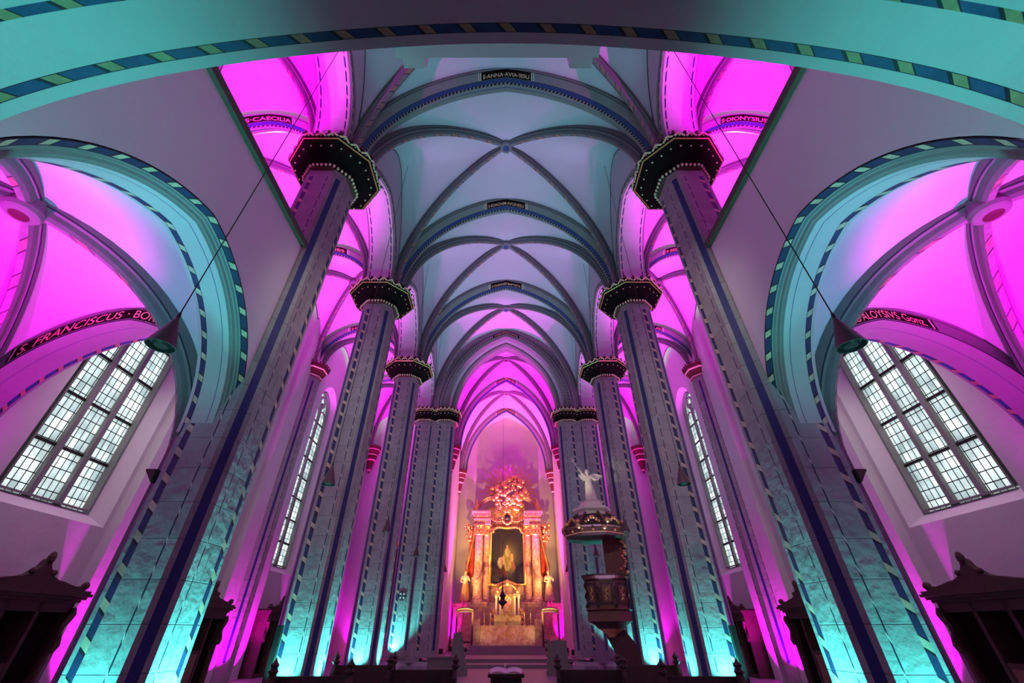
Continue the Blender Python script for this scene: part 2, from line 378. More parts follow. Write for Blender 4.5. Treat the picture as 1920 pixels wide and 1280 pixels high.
# ------------------------------------------------------------------ floor and outer walls
mb = MB(); mb.box((-12.2, -4.4, -.3), (12.2, 41, 0), 'floor_stone'); structure(mb, 'floor')
mb = MB(); mb.box((-12.2, -4.4, 0), (12.2, -4.0, 21.5), 'plaster'); structure(mb, 'wall_west')
WIN = {1: (10.6, 1.25, 4.25, 12.3, 3, 1.45), 2: (16.9, .92, 4.25, 12.9, 2, 1.15), 3: (23.2, .95, 4.25, 12.9, 2, 1.15)}   # centre y, half width, sill, spring, lights, rise
def win_loop(c, hw, z0, zs, rise, grow=0.0, n=10):
    a = arc(hw + grow, rise + grow, 0, n)
    return [(c - hw - grow, z0 - grow)] + [(c + x, zs + z) for x, z in a] + [(c + hw + grow, z0 - grow)]
for s, side in ((-1, 'left'), (1, 'right')):
    X = 11.2
    mb = MB()
    outer = [(-4, 0), (32.9, 0), (32.9, 18.6), (-4, 18.6)]
    holes = [win_loop(c, hw, z0, zs, rise, .32)[::-1] for (c, hw, z0, zs, n, rise) in WIN.values()]
    mb.sheet(outer, holes, lambda y, z: (s * X, y, z), 'rough_plaster')
    mb.sheet(outer, [win_loop(c, hw, z0, zs, rise)[::-1] for (c, hw, z0, zs, n, rise) in WIN.values()], lambda y, z: (s * (X + .75), y, z), 'plaster')
    for (c, hw, z0, zs, n, rise) in WIN.values():
        A = win_loop(c, hw, z0, zs, rise, .32); B = win_loop(c, hw, z0, zs, rise); A[0] = (A[0][0], z0 - .55); A[-1] = (A[-1][0], z0 - .55)
        A0 = win_loop(c, hw, z0, zs, rise, .32)
        mb.grid([[(s * X, *p) for p in A0], [(s * (X + .42), *p) for p in B], [(s * (X + .75), *p) for p in B]], 'plaster', close=True)
    mb.box((s * X - .0, 32.6, 0) if s > 0 else (-X, 32.6, 0), (s * 4.4, 33.0, 18.6), 'plaster')
    structure(mb, 'wall_' + side)
    # windows
    for k, (c, hw, z0, zs, nl, rise) in WIN.items():
        wroot = thing('window_%d' % (k if s < 0 else k + 3), (s * (X + .4), c, z0), None, None); wroot['kind'] = 'structure'
        xg = s * (X + .52)
        g = MB(); loop = win_loop(c, hw, z0, zs, rise)
        per = {3: 4.6, 2: 3.0}[nl]; lw = 2 * hw / nl
        for q in tessellate_polygon([[Vector((p[0], p[1], 0)) for p in loop]]):
            g.face([(xg, *loop[i]) for i in q], 'leaded_glass', [((loop[i][0] - c + hw) / lw * per, (loop[i][1] - z0) / .27) for i in q])
        g.build('pane', wroot)
        f = MB(); w = .055
        A = loop; B = [(c + (p[0] - c) * (1 - w / hw), p[1] + (w if i in (0, len(loop) - 1) else -w * .6)) for i, p in enumerate(loop)]
        f.grid([[(s * (X + .30), *p) for p in A], [(s * (X + .30), *p) for p in B], [(s * (X + .6), *p) for p in B]], 'arch_grey', close=True)
        f.build('window_frame', wroot)
        for j in range(1, nl):
            m_ = MB(); yy = c - hw + lw * j; zt = zs + (rise * .55 if nl == 3 else rise * .35)
            m_.box((xg - .12, yy - .07, z0), (xg + .12, yy + .07, zt), 'arch_grey'); m_.build('mullion', wroot)
        z = z0 + (1.28 if nl == 3 else 1.12)
        while z < zs:
            b_ = MB(); b_.box((xg - .05, c - hw, z - .035), (xg + .05, c + hw, z + .035), 'iron'); b_.build('saddle_bar', wroot); z += 1.28 if nl == 3 else 1.12
        t_ = MB()                                           # tracery ring in the head and two small light heads
        rr = hw * .42; cz = zs + rise * .42
        ring = lambda r_, x_: [(x_, c + r_ * math.cos(2 * math.pi * i / 20), cz + r_ * math.sin(2 * math.pi * i / 20)) for i in range(20)]
        t_.grid([ring(rr, xg - s * .12), ring(rr - .08, xg - s * .12), ring(rr - .08, xg), ring(rr, xg), ring(rr, xg - s * .12)], 'arch_grey', close=True)
        for j in range(nl):
            cc = c - hw + lw * (j + .5); aa = arc(lw / 2, lw * .55, 0, 6); bb = arc(lw / 2 - .07, lw * .55 - .06, 0, 6); zb = zs - lw * .5
            t_.grid([[(xg - s * .1, cc + p[0], zb + p[1]) for p in aa], [(xg - s * .1, cc + p[0], zb + p[1]) for p in bb], [(xg + s * .02, cc + p[0], zb + p[1]) for p in bb]], 'arch_grey')
        t_.build('tracery', wroot)

# ------------------------------------------------------------------ pillars
def octo(Rc, phase=22.5): return [(Rc * math.cos(R(phase + 45 * i)), Rc * math.sin(R(phase + 45 * i))) for i in range(8)]
def chamfered(w=None, f=None):
    w = w or HALF; f = f or FACE
    return [(w, f), (f, w), (-f, w), (-w, f), (-w, -f), (-f, -w), (f, -w), (w, -f)]
def striped_shaft(mb, cx, cy, Rc, z0, z1, strips, zs0, zs1):
    """strips[k] for the face centred on 45*(k+1) deg: list of (u0,u1,mat), u in metres from the face centre"""
    P = octo(Rc) if Rc else chamfered()
    for k in range(8):
        A = Vector(P[k]); B = Vector(P[(k + 1) % 8]); L = (B - A).length; d = (B - A) / L
        st = strips.get(k, []); cuts = [-L / 2]; mats = []
        for u0, u1, mt in st:
            cuts += [u0, u1]; mats += ['stone', mt]
        cuts.append(L / 2); mats.append('stone')
        for i in range(len(cuts) - 1):
            p = A + d * (cuts[i] + L / 2); q = A + d * (cuts[i + 1] + L / 2)
            if mats[i] == 'stone':
                mb.face(((cx + p.x, cy + p.y, z0), (cx + q.x, cy + q.y, z0), (cx + q.x, cy + q.y, z1), (cx + p.x, cy + p.y, z1)), 'stone')
            else:
                for za, zb, mt in ((z0, zs0, 'stone'), (zs0, zs1, mats[i]), (zs1, z1, 'stone')):
                    mb.face(((cx + p.x, cy + p.y, za), (cx + q.x, cy + q.y, za), (cx + q.x, cy + q.y, zb), (cx + p.x, cy + p.y, zb)), mt, [(za, 0), (za, 1), (zb, 1), (zb, 0)])
def pillar_strips(s, L=.66):
    # face index k is centred on 22.5+45k+22.5 = 45(k+1) deg ; west (camera) face = 270 deg -> k=5
    th, tn, so = 'dash_pale', 'thin_dash', 'paint_navy'
    D = {}
    for k in range(8):
        if k % 2 == 0: D[k] = [(-.075, .075, so)]           # diagonal faces
    # on cardinal faces: broad dashes on one side, fine dashes on the other
    for k in (1, 3, 5, 7): D[k] = [(-.32, -.20, th), (.215, .24, tn)]
    if s > 0:
        for k in (1, 3, 5, 7): D[k] = [(-.24, -.215, tn), (.20, .32, th)]
    if s < 0: D[7] = [(-.24, -.215, tn), (.20, .31, th)]    # nave face of a left pillar: broad dashes on the far edge
    else: D[3] = [(-.31, -.20, th), (.215, .24, tn)]
    return D
def add_capital(parent, cx, cy, Rc, out=.48, z0=13.05, zt=13.95, a0=None):
    cap = MB()
    prof = [(Rc, 0, 'capital_maroon'), (Rc + .05, .02, 'capital_dark'), (Rc + .06, .12, 'capital_dark'), (Rc + .03, .15, 'capital_dark'), (Rc + out * .25, .30, 'capital_dark'),
            (Rc + out * .62, .46, 'capital_dark'), (Rc + out * .9, .64, 'gold'), (Rc + out * .95, .67, 'capital_dark'), (Rc + out, .69, 'capital_dark'), (Rc + out, .88, 'gold'), (Rc + out - .02, .90, 'capital_dark'), (.3, .9, 'capital_dark')]
    cap.lathe(prof, 8, (cx, cy, z0), phase=R(22.5))
    P = octo(Rc + .085)
    for k in range(8):
        A = Vector(P[k]); B = Vector(P[(k + 1) % 8])
        for i in range(5):
            p = A.lerp(B, (i + .5) / 5)
            cap.ball((cx + p.x, cy + p.y, z0 + .07), .045, 'gold_paint', sz=1.3, n=6)
        for i in range(3):
            p = A.lerp(B, (i + .5) / 3) * ((Rc + out * .7) / (Rc + .085))
            cap.ball((cx + p.x, cy + p.y, z0 + .50), .035, 'gold_paint', sz=.8, n=4)
    co = cap.build('capital', parent)
    orn = MB(); P = octo(Rc + out + .012); n = 3
    for k in range(8):
        A = Vector(P[k]); B = Vector(P[(k + 1) % 8])
        for i in range(n):
            p = A.lerp(B, (i + .08) / n); q = A.lerp(B, (i + .92) / n); m_ = A.lerp(B, (i + .5) / n)
            for (c0, c1) in ((p, m_), (m_, q)):
                za, zb = (.71, .87) if c0 is p else (.87, .71)
                orn.tube([(cx + c0.x, cy + c0.y, z0 + za), (cx + c1.x, cy + c1.y, z0 + zb)], .036, 'gold_paint', 4)
            nm = Vector((m_.x, m_.y)).normalized() * .05
            if n < 4 or i % 2 == 0 : pass
            orn.ball((cx + p.x, cy + p.y, z0 + .92), .055, 'capital_maroon', n=6)
            orn.ball((cx + m_.x, cy + m_.y, z0 + .74), .03, 'gold_paint', n=4)
    orn.build('crest', co)
    return co
def add_base(parent, cx, cy, Rc):
    b_ = MB(); b_.lathe([(Rc + .14, 0), (Rc + .14, .2), (Rc + .05, .28), (Rc, .36)], 8, (cx, cy, 0), 'stone', phase=R(22.5)); return b_.build('base', parent)
RP = .86
LBL = {(-1, 0): 'nearest octagonal pillar left of the nave, joined to the side arch wall',
       (-1, 1): 'second octagonal pillar left of the nave, free standing before the narrow window',
       (-1, 2): 'third octagonal pillar left of the nave, just in front of the chancel pier',
       (1, 0): 'nearest octagonal pillar right of the nave, joined to the side arch wall',
       (1, 1): 'second octagonal pillar right of the nave, standing free in front of the pulpit pillar',
       (1, 2): 'third octagonal pillar right of the nave, carrying the carved pulpit'}
for s in (-1, 1):
    root = thing('nave_pillar', (0, 0, 0), 'x', 'pillar', 'octagonal pillars along the nave')
    sh = MB(); striped_shaft(sh, 0, 0, None, .3, 13.06, pillar_strips(s), .5, 12.75); sh.build('shaft', root)
    add_capital(root, 0, 0, .745, .67); add_base(root, 0, 0, .74)
    for i, y in enumerate(YP):
        o = root if i == 0 else copy_tree(root)
        o.location = (s * PX, y, 0); o['label'] = LBL[(s, i)]
# chancel piers: two octagonal shafts grown together
for s, side in ((-1, 'left'), (1, 'right')):
    root = thing('chancel_pier', (s * 4.95, YC, 0), 'broad double shafted pier carrying the %s side of the chancel arch' % side, 'pier', 'piers of the chancel arch')
    sh = MB()
    striped_shaft(sh, s * 5.50, YC, None, .5, 13.06, pillar_strips(s), .8, 12.75)
    striped_shaft(sh, s * 4.14, YC + .05, None, .5, 13.06, pillar_strips(s), .8, 12.75)
    sh.box((s * 4.3, YC - .5, .3), (s * 5.4, YC + .55, 13.06), 'stone')
    sh.build('shaft', root); add_capital(root, s * 5.50, YC, .745, .32, 13.05); add_capital(root, s * 4.14, YC + .05, .745, .32, 13.05)
    add_base(root, s * 5.50, YC, .74); add_base(root, s * 4.14, YC + .05, .74)
    if s < 0:
        cx_ = MB(); n = 20; c = (s * 5.50, YC - .62, 3.1)     # consecration cross painted on the left pier
        cx_.lathe([(.001, 0), (.20, 0), (.21, .006)], n, (0, 0, 0), 'paint_black')
        cx_.v = [(c[0] + x, c[1] - .012 - z, c[2] + y) for x, y, z in cx_.v]
        k0 = len(cx_.v)
        for q in range(4):
            a = R(45 + 90 * q)
            P = [(0.05, -.2), (.165, -.42), (.175, 0), (.165, .42), (.05, .2)]
            cx_.face([(c[0] + r_ * math.cos(a + t_), c[1] - .022, c[2] + r_ * math.sin(a + t_)) for r_, t_ in P], 'white_stone')
        cx_.build('consecration_cross', root)

# ------------------------------------------------------------------ nave transverse arches
TPROF = [(-.44, 1.0, 'arch_grey'), (-.44, .42, 'arch_grey'), (-.42, .405, 'paint_black'), (-.40, .385, 'arch_grey'), (-.185, .17, 'paint_black'), (-.175, .165, 'paint_blue'), (-.06, .07, 'notch'), (.0, .03, 'arch_grey'), (.07, 0, 'arch_grey'),
         (.12, .05, 'paint_blue'), (.26, .30, 'arch_grey'), (.46, .42, 'arch_grey'), (.46, 1.0, 'arch_grey')]
def transverse(y, cx, a, h, zs, prof, label, group, text=None, scale=1.0, tw=2.2, n=20, tsize=.2, cat='arch'):
    root = thing('transverse_arch', (cx, y, zs), label, cat, group)
    prof = [(t * scale, r * scale, m_) for t, r, m_ in prof]
    mapf = lambda x, z, t: (cx + x, y + t, zs + z)
    mb = MB(); sweep_arch(mb, a, h, prof, mapf, n); mb.build('arch_band', root)
    if text:
        t0 = -.19 * scale
        p = MB(); r0, r1 = .175 * scale, .385 * scale
        arc_panel(p, a, h, r0, r1, -tw / 2, tw / 2, mapf, t0, 'capital_dark', thick=.006, bevel=True); p.build('name_panel', root)
        for e in (-1, 1):
            q = MB(); ks = [tw / 2 - .03 + .04 * v for v in range(4)]
            for v, mt in enumerate(('pale_paint', 'paint_black', 'pale_paint')):
                arc_panel(q, a, h, r0, r1, min(e * ks[v], e * ks[v + 1]), max(e * ks[v], e * ks[v + 1]), mapf, t0, mt, 1, .012, bevel=True)
            q.build('panel_border', root)
        bend_text(text, a, h, r0 + .035 * scale, tsize, mapf, t0 - .035 * scale, 'lettering', root, width=tw * .9, bevel=True)
    return root
NAMES = ['S·ANNA·AVIA·IESU', 'S·IOACHIM·AVUS·IESU', 'S·IOANNES·BAPTISTA']
for i, y in enumerate(YA):
    transverse(y + .5 - .5, 0, 4.8, 6.1, SPRING, TPROF, ['nearest pointed arch spanning the nave, blue band with the name Anna', 'second pointed arch spanning the nave, name Ioachim at its crown', 'third pointed arch spanning the nave, name Ioannes Baptista at its crown'][i],
               'pointed arches spanning the nave', NAMES[i])
CPROF = [(-.9, 1.25, 'arch_grey'), (-.9, 1.05, 'paint_black'), (-.9, 1.0, 'arch_grey'), (-.9, .86, 'dentil'), (-.86, .76, 'arch_grey'), (-.80, .55, 'arch_grey'), (-.55, .42, 'web_plaster'), (-.45, .24, 'dentil'), (-.42, .14, 'arch_grey'), (-.30, 0, 'arch_grey'), (.4, 0, 'arch_grey'), (.5, .6, 'arch_grey'), (.5, 1.2, 'arch_grey')]
root = thing('chancel_arch', (0, YC, SPRING), 'wide moulded arch with dentil bands opening into the magenta lit chancel', 'arch')
mb = MB(); cm = lambda x, z, t: (x, YC + t, SPRING + z); sweep_arch(mb, 3.55, 5.45, CPROF, cm, 24); mb.build('arch_band', root)
p = MB(); arc_panel(p, 3.55, 5.45, .74, .96, -1.1, 1.1, cm, -.9, 'capital_dark', thick=.008); p.build('name_panel', root)
bend_text('S·IOSEPH·SPONSUS·MARIAE', 3.55, 5.45, .78, .2, cm, -.905, 'lettering', root, width=1.95)
transverse(32.3, 0, 3.7, 6.15, SPRING, TPROF, 'pointed chancel arch naming Maria, middle of the chancel vault', 'pointed arches spanning the chancel', 'S·MARIA·MATER·IESU', .8, 2.1)
transverse(38.5, 0, 3.7, 6.15, SPRING, TPROF, 'farthest pointed chancel arch, over the high altar', 'pointed arches spanning the chancel', 'IHESUS·SALVATOR·MUNDI', .8, 2.3)

# wall above the chancel arch
mb = MB(); a_ = arc(3.55, 5.45, 1.1, 20)
mb.sheet([(-6.2, 13.95)] + [(-6.2, 21.6), (6.2, 21.6), (6.2, 13.95)] + [(x, SPRING + z) for x, z in a_[::-1]], [], lambda x, z: (x, YC - .72, z), 'web_plaster')
structure(mb, 'wall_east')
# chancel walls
for s, side in ((-1, 'left'), (1, 'right')):
    mb = MB(); mb.box((s * 4.4, 26.3, 0), (s * 4.9, 40.4, 21.6), 'rough_plaster'); structure(mb, 'wall_chancel_' + side)
mb = MB(); mb.box((-4.9, 40.0, 0), (4.9, 40.4, 21.6), 'rough_plaster'); structure(mb, 'wall_chancel_end')

# ------------------------------------------------------------------ arcade arches and walls
APROF = [(-.60, .30, 'arch_grey'), (-.60, .12, 'dash_pale'), (-.60, .05, 'arch_grey'), (-.52, 0, 'web_plaster'), (-.45, 0, 'dash_pale'), (-.40, 0, 'web_plaster'), (.40, 0, 'dash_pale'), (.45, 0, 'web_plaster'), (.52, 0, 'arch_grey'), (.60, .05, 'dash_pale'), (.60, .12, 'arch_grey'), (.60, .30, 'arch_grey')]
for s, side in ((-1, 'left'), (1, 'right')):
    for i in range(4):
        y0 = 1.3 + 6.2 * i; yc = y0 + 3.1
        mb = MB(); mp = lambda x, z, t: (s * (PX + t), yc + x, SPRING + z)
        sweep_arch(mb, 2.3, 2.95, APROF, mp, 14)
        tag(mb.build('arcade_arch', origin=(s * PX, yc, SPRING)), ['high arch between nave and %s gallery, above the side wall', 'pale lengthwise arch from first to second %s pillar', 'pale lengthwise arch from second to third %s pillar', 'lengthwise arch from third %s pillar to the chancel pier'][i] % side, 'arch', 'lengthwise arches between the pillars')
        mb = MB(); a_ = arc(2.3, 2.95, .25, 14)
        for xx in (5.02, 6.18):
            mb.sheet([(y0, SPRING), (y0, 21.4), (y0 + 6.2, 21.4), (y0 + 6.2, SPRING)] + [(yc + x, SPRING + z) for x, z in a_[::-1]], [], lambda y, z: (s * xx, y, z), 'web_plaster')
        structure(mb, 'wall_arcade_' + side)
    # core above the capitals
    for y in [1.3] + YA:
        mb = MB(); mb.box((s * 5.05, y - .6, 13.95), (s * 6.15, y + .6, 17), 'arch_grey'); structure(mb, 'wall_springer_' + side)

# ------------------------------------------------------------------ vaults
RPROF = [(-.17, .14, 'rib_stone'), (-.17, -.06, 'paint_black'), (-.155, -.09, 'rib_stone'), (-.11, -.13, 'rib_stone'), (-.10, -.24, 'rib_stone'), (-.06, -.32, 'rib_dash'), (.06, -.32, 'rib_stone'), (.10, -.24, 'rib_stone'), (.11, -.13, 'rib_stone'), (.155, -.09, 'paint_black'), (.17, -.06, 'rib_stone'), (.17, .14, 'rib_stone')]
def half_arc(a, h, r, n):
    Rr = (a * a + h * h) / (2 * a); cx = a - Rr; q = Rr + r; tm = math.acos(max(-1, min(1, -cx / q)))
    return [(cx + q * math.cos(tm * i / n), q * math.sin(tm * i / n)) for i in range(n + 1)]
def vault(xc, hx, y0, y1, zs, hT, hD, hW, tx, label, group, web='web_plaster', rs=1.0, n=18, inset=.5, boss='boss_red', ridge_lines=True):
    """hx: web half width; tx: (a,h,r) of the transverse arch whose back the web rests on"""
    yc = (y0 + y1) / 2; hy = (y1 - y0) / 2
    L = math.hypot(hx, hy - inset + .1); Z0 = tx[3] if len(tx) > 3 else 0; WZ = hW if isinstance(hW, tuple) else (hy - inset + .1, hW, 0)
    def soft(P, x0):                                        # webs run smoothly over the ridge instead of creasing
        (xa, za), (xb, zb) = P[-2], P[-1]; sl = abs((zb - za) / (xb - xa))
        return [(x, z - (sl * x0 / 2 * (1 - x / x0) ** 2 if x < x0 else 0)) for x, z in P]
    D = soft(half_arc(L, hD, .04, n), 1.3)
    mb = MB(); m_ = 6
    for sx in (-1, 1):
        for sy in (-1, 1):
            dv = [(xc + sx * hx * (x / L), yc + sy * (hy - inset + .1) * (x / L), zs + z) for x, z in D]
            T = soft(half_arc(tx[0], tx[1], tx[2], n), 1.2); tv = [(xc + sx * x, yc + sy * (hy - inset + .1), zs + Z0 + z) for x, z in T]
            W = soft(half_arc(WZ[0], WZ[1], 0, n), .6); wv = [(xc + sx * hx, yc + sy * x, zs + WZ[2] + z) for x, z in W]
            for E in (tv, wv):
                rows = []
                for k in range(m_ + 1):
                    f = k / m_; bul = .10 * math.sin(math.pi * f)
                    rows.append([(d[0] * (1 - f) + e[0] * f, d[1] * (1 - f) + e[1] * f, d[2] * (1 - f) + e[2] * f + bul * (i / n)) for i, (d, e) in enumerate(zip(dv, E))])
                mb.grid(rows if (sx * sy > 0) == (E is tv) else rows[::-1], web)
    for sx in (-1, 1):                                      # thin painted lines where the web meets the side walls
        for sy in (-1, 1):
            W = soft(half_arc(WZ[0], WZ[1], -.02, n), .6); mb.tube([(xc + sx * (hx - .03), yc + sy * x, zs + WZ[2] + z) for x, z in W], .022, 'paint_black', 4)
    structure(mb, 'ceiling', smooth=True, origin=(xc, yc, zs))
    root = thing('vault_ribs', (xc, yc, zs), label, 'vault ribs', group)
    for sx in (-1, 1):
        for sy in (-1, 1):
            dx, dy = sx * hx / L, sy * (hy - inset + .1) / L; curves = []
            for t, r, _ in RPROF: curves.append([(xc + dx * x - dy * t * rs, yc + dy * x + dx * t * rs, zs + z) for x, z in half_arc(L, hD, r * rs, 20)])
            rb = MB(); ls = [i * L * 1.5 / 20 for i in range(21)]
            for k in range(len(RPROF) - 1):
                for i in range(20):
                    rb.face((curves[k][i], curves[k][i + 1], curves[k + 1][i + 1], curves[k + 1][i]), RPROF[k][2], [(ls[i], 0), (ls[i + 1], 0), (ls[i + 1], 1), (ls[i], 1)])
            rb.build('rib', root)
    b_ = MB(); zb = zs + hD
    b_.lathe([(.001, -.44, boss), (.08, -.45, boss), (.15, -.43, 'rib_stone'), (.22, -.41, 'rib_stone'), (.27, -.38, 'rib_stone'), (.30, -.30, 'rib_stone'), (.24, -.2, 'rib_stone'), (.24, 0, 'rib_stone')], 16, (xc, yc, zb))
    b_.build('boss', root)
NT = (4.8, 6.1, .58)
for i in range(4):
    vault(0, 5.05, 1.3 + 6.2 * i, 7.5 + 6.2 * i if i < 3 else 25.7, SPRING, 6.5, 7.15, 6.0, NT, ['crossing ribs of the nave vault above the organ gallery', 'crossing ribs of the nearest full nave vault with round boss', 'crossing ribs of the middle nave vault', 'crossing ribs of the nave vault before the chancel arch'][i], 'nave vault ribs', boss='paint_blue')
for k, (y0, y1) in enumerate(((26.3, 32.3), (32.3, 38.5))):
    vault(0, 4.35, y0, y1, SPRING, 0, 6.95, 4.8, (3.7, 6.15, .50), ['crossing ribs of the first magenta chancel vault', 'crossing ribs of the second magenta chancel vault over the altar'][k], 'chancel vault ribs', rs=.9)
mb = MB(); r_ = arc(4.4, 6.2, 0, 14); mb.grid([[(x, 38.5, SPRING + z) for x, z in r_], [(x, 40.05, SPRING + z) for x, z in r_]], 'web_plaster'); structure(mb, 'ceiling', smooth=True)
AT = (2.35, 2.65, .45)
AN = {-1: [None, 'S·CAECILIA', 'S·AGNES·', 'S·CATHARINA'], 1: [None, 'S·DIONYSIUS', 'S·SEBASTIAN', 'S·BLASIUS']}
for s, side in ((-1, 'left'), (1, 'right')):
    for i in range(5):
        vault(s * AXC, 2.42, 1.3 + 6.2 * i, 7.5 + 6.2 * i, SPRING, 0, 3.95, 3.45, AT, ['crossing ribs of the magenta vault above the %s gallery', 'crossing ribs of the magenta %s aisle vault behind the first pillar', 'crossing ribs of the magenta %s aisle vault behind the second pillar', 'crossing ribs of the %s aisle vault behind the third pillar', 'crossing ribs of the last %s aisle vault beside the chancel'][i] % side, '%s aisle vault ribs' % side, rs=.8)
        if i < 4:
            nm = AN[s][i + 1] if i < 3 else None
            transverse(7.5 + 6.2 * i, s * AXC, 2.35, 2.65, SPRING, TPROF, ['arch across the %s aisle behind the nearest pillar, with painted name', 'arch across the %s aisle behind the second pillar, with painted name', 'arch across the %s aisle behind the third pillar, with painted name', 'arch across the %s aisle beside the chancel pier'][i] % side, 'arches across the %s aisle' % side, nm, .72, 1.9, 14, .17)

# wall responds and corbels
for s, side in ((-1, 'left'), (1, 'right')):
    for i, y in enumerate((7.5, 13.7, 19.9, 26.1)):
        if i == 0: continue                                 # the bay under the gallery has none
        pl = MB(); pl.box((s * 10.9, y - 1.4, 0), (s * 11.3, y + 1.4, 17.5), 'rough_plaster'); structure(pl, 'wall_pilaster_' + side)
        root = thing('wall_respond', (s * 11.05, y, 0), ['half octagonal wall shaft opposite the nearest %s pillar', 'half octagonal wall shaft opposite the second %s pillar', 'half octagonal wall shaft with red capital opposite the third %s pillar', 'half octagonal wall shaft in the %s aisle beside the chancel pier'][i] % side, 'wall shaft', 'painted wall shafts of the %s aisle' % side)
        sh = MB(); striped_shaft(sh, s * 11.05, y, .52, 0, 13.2, {k: ([(-.05, .05, 'paint_navy')] if k % 2 == 0 else [(-.17, -.13, 'thin_dash')]) for k in range(8)}, .6, 12.9); sh.build('shaft', root)
        cp = MB(); cp.lathe([(.52, 0, 'capital_maroon'), (.60, .03, 'gold_paint'), (.60, .12, 'capital_maroon'), (.58, .16, 'capital_maroon'), (.74, .45, 'gold_paint'), (.80, .50, 'capital_maroon'), (.84, .54, 'capital_maroon'), (.84, .74, 'gold_paint'), (.3, .78, 'capital_dark')], 8, (s * 11.05, y, 13.15), phase=R(22.5))
        co = cp.build('capital', root); cr_ = MB(); P = octo(.86)
        for k in range(8):
            A = Vector(P[k]); B = Vector(P[(k + 1) % 8])
            for j in range(3):
                p = A.lerp(B, (j + .5) / 3); cr_.ball((s * 11.05 + p.x, y + p.y, 13.94), .06, 'capital_maroon', sz=1.4, n=6); cr_.ball((s * 11.05 + p.x * .72, y + p.y * .72, 13.2), .04, 'pale_paint', n=4)
        cr_.build('crest', co)
def corbel(x, y, label, group, z=13.95, r=.62):
    cp = MB(); cp.lathe([(.02, -2.2, 'capital_maroon'), (.10, -2.0, 'gold_paint'), (.16, -1.9, 'capital_maroon'), (.30, -1.2, 'gold_paint'), (.36, -1.1, 'capital_maroon'), (.40, -.85, 'capital_dark'), (.46, -.8, 'gold_paint'), (.46, -.7, 'capital_maroon'), (.58, -.35, 'gold_paint'), (r, -.3, 'capital_maroon'), (r, -.05, 'gold_paint'), (.3, 0, 'capital_dark')], 8, (x, y, z), phase=R(22.5))
    P = octo(r + .02)
    for k in range(8):
        A = Vector(P[k]); B = Vector(P[(k + 1) % 8])
        for j in range(3):
            p = A.lerp(B, (j + .5) / 3); cp.ball((x + p.x, y + p.y, z - .02), .05, 'capital_maroon', n=6); cp.ball((x + p.x * .72, y + p.y * .72, z - .78), .035, 'pale_paint', n=4)
    o = tag(cp.build('wall_corbel', origin=(x, y, z - 2.2)), label, 'corbel', group)
for s, side in ((-1, 'left'), (1, 'right')):
    corbel(s * 4.35, 32.3, 'red carved corbel on the %s chancel wall, the upper nearer one' % side, 'red corbels of the chancel')
    corbel(s * 4.35, 38.5, 'red carved corbel on the %s chancel wall, lower and farther beside the altar' % side, 'red corbels of the chancel')
    corbel(s * 10.95, 32.3, 'red pointed corbel at the far end of the %s aisle' % side, 'red corbels at the aisle ends')

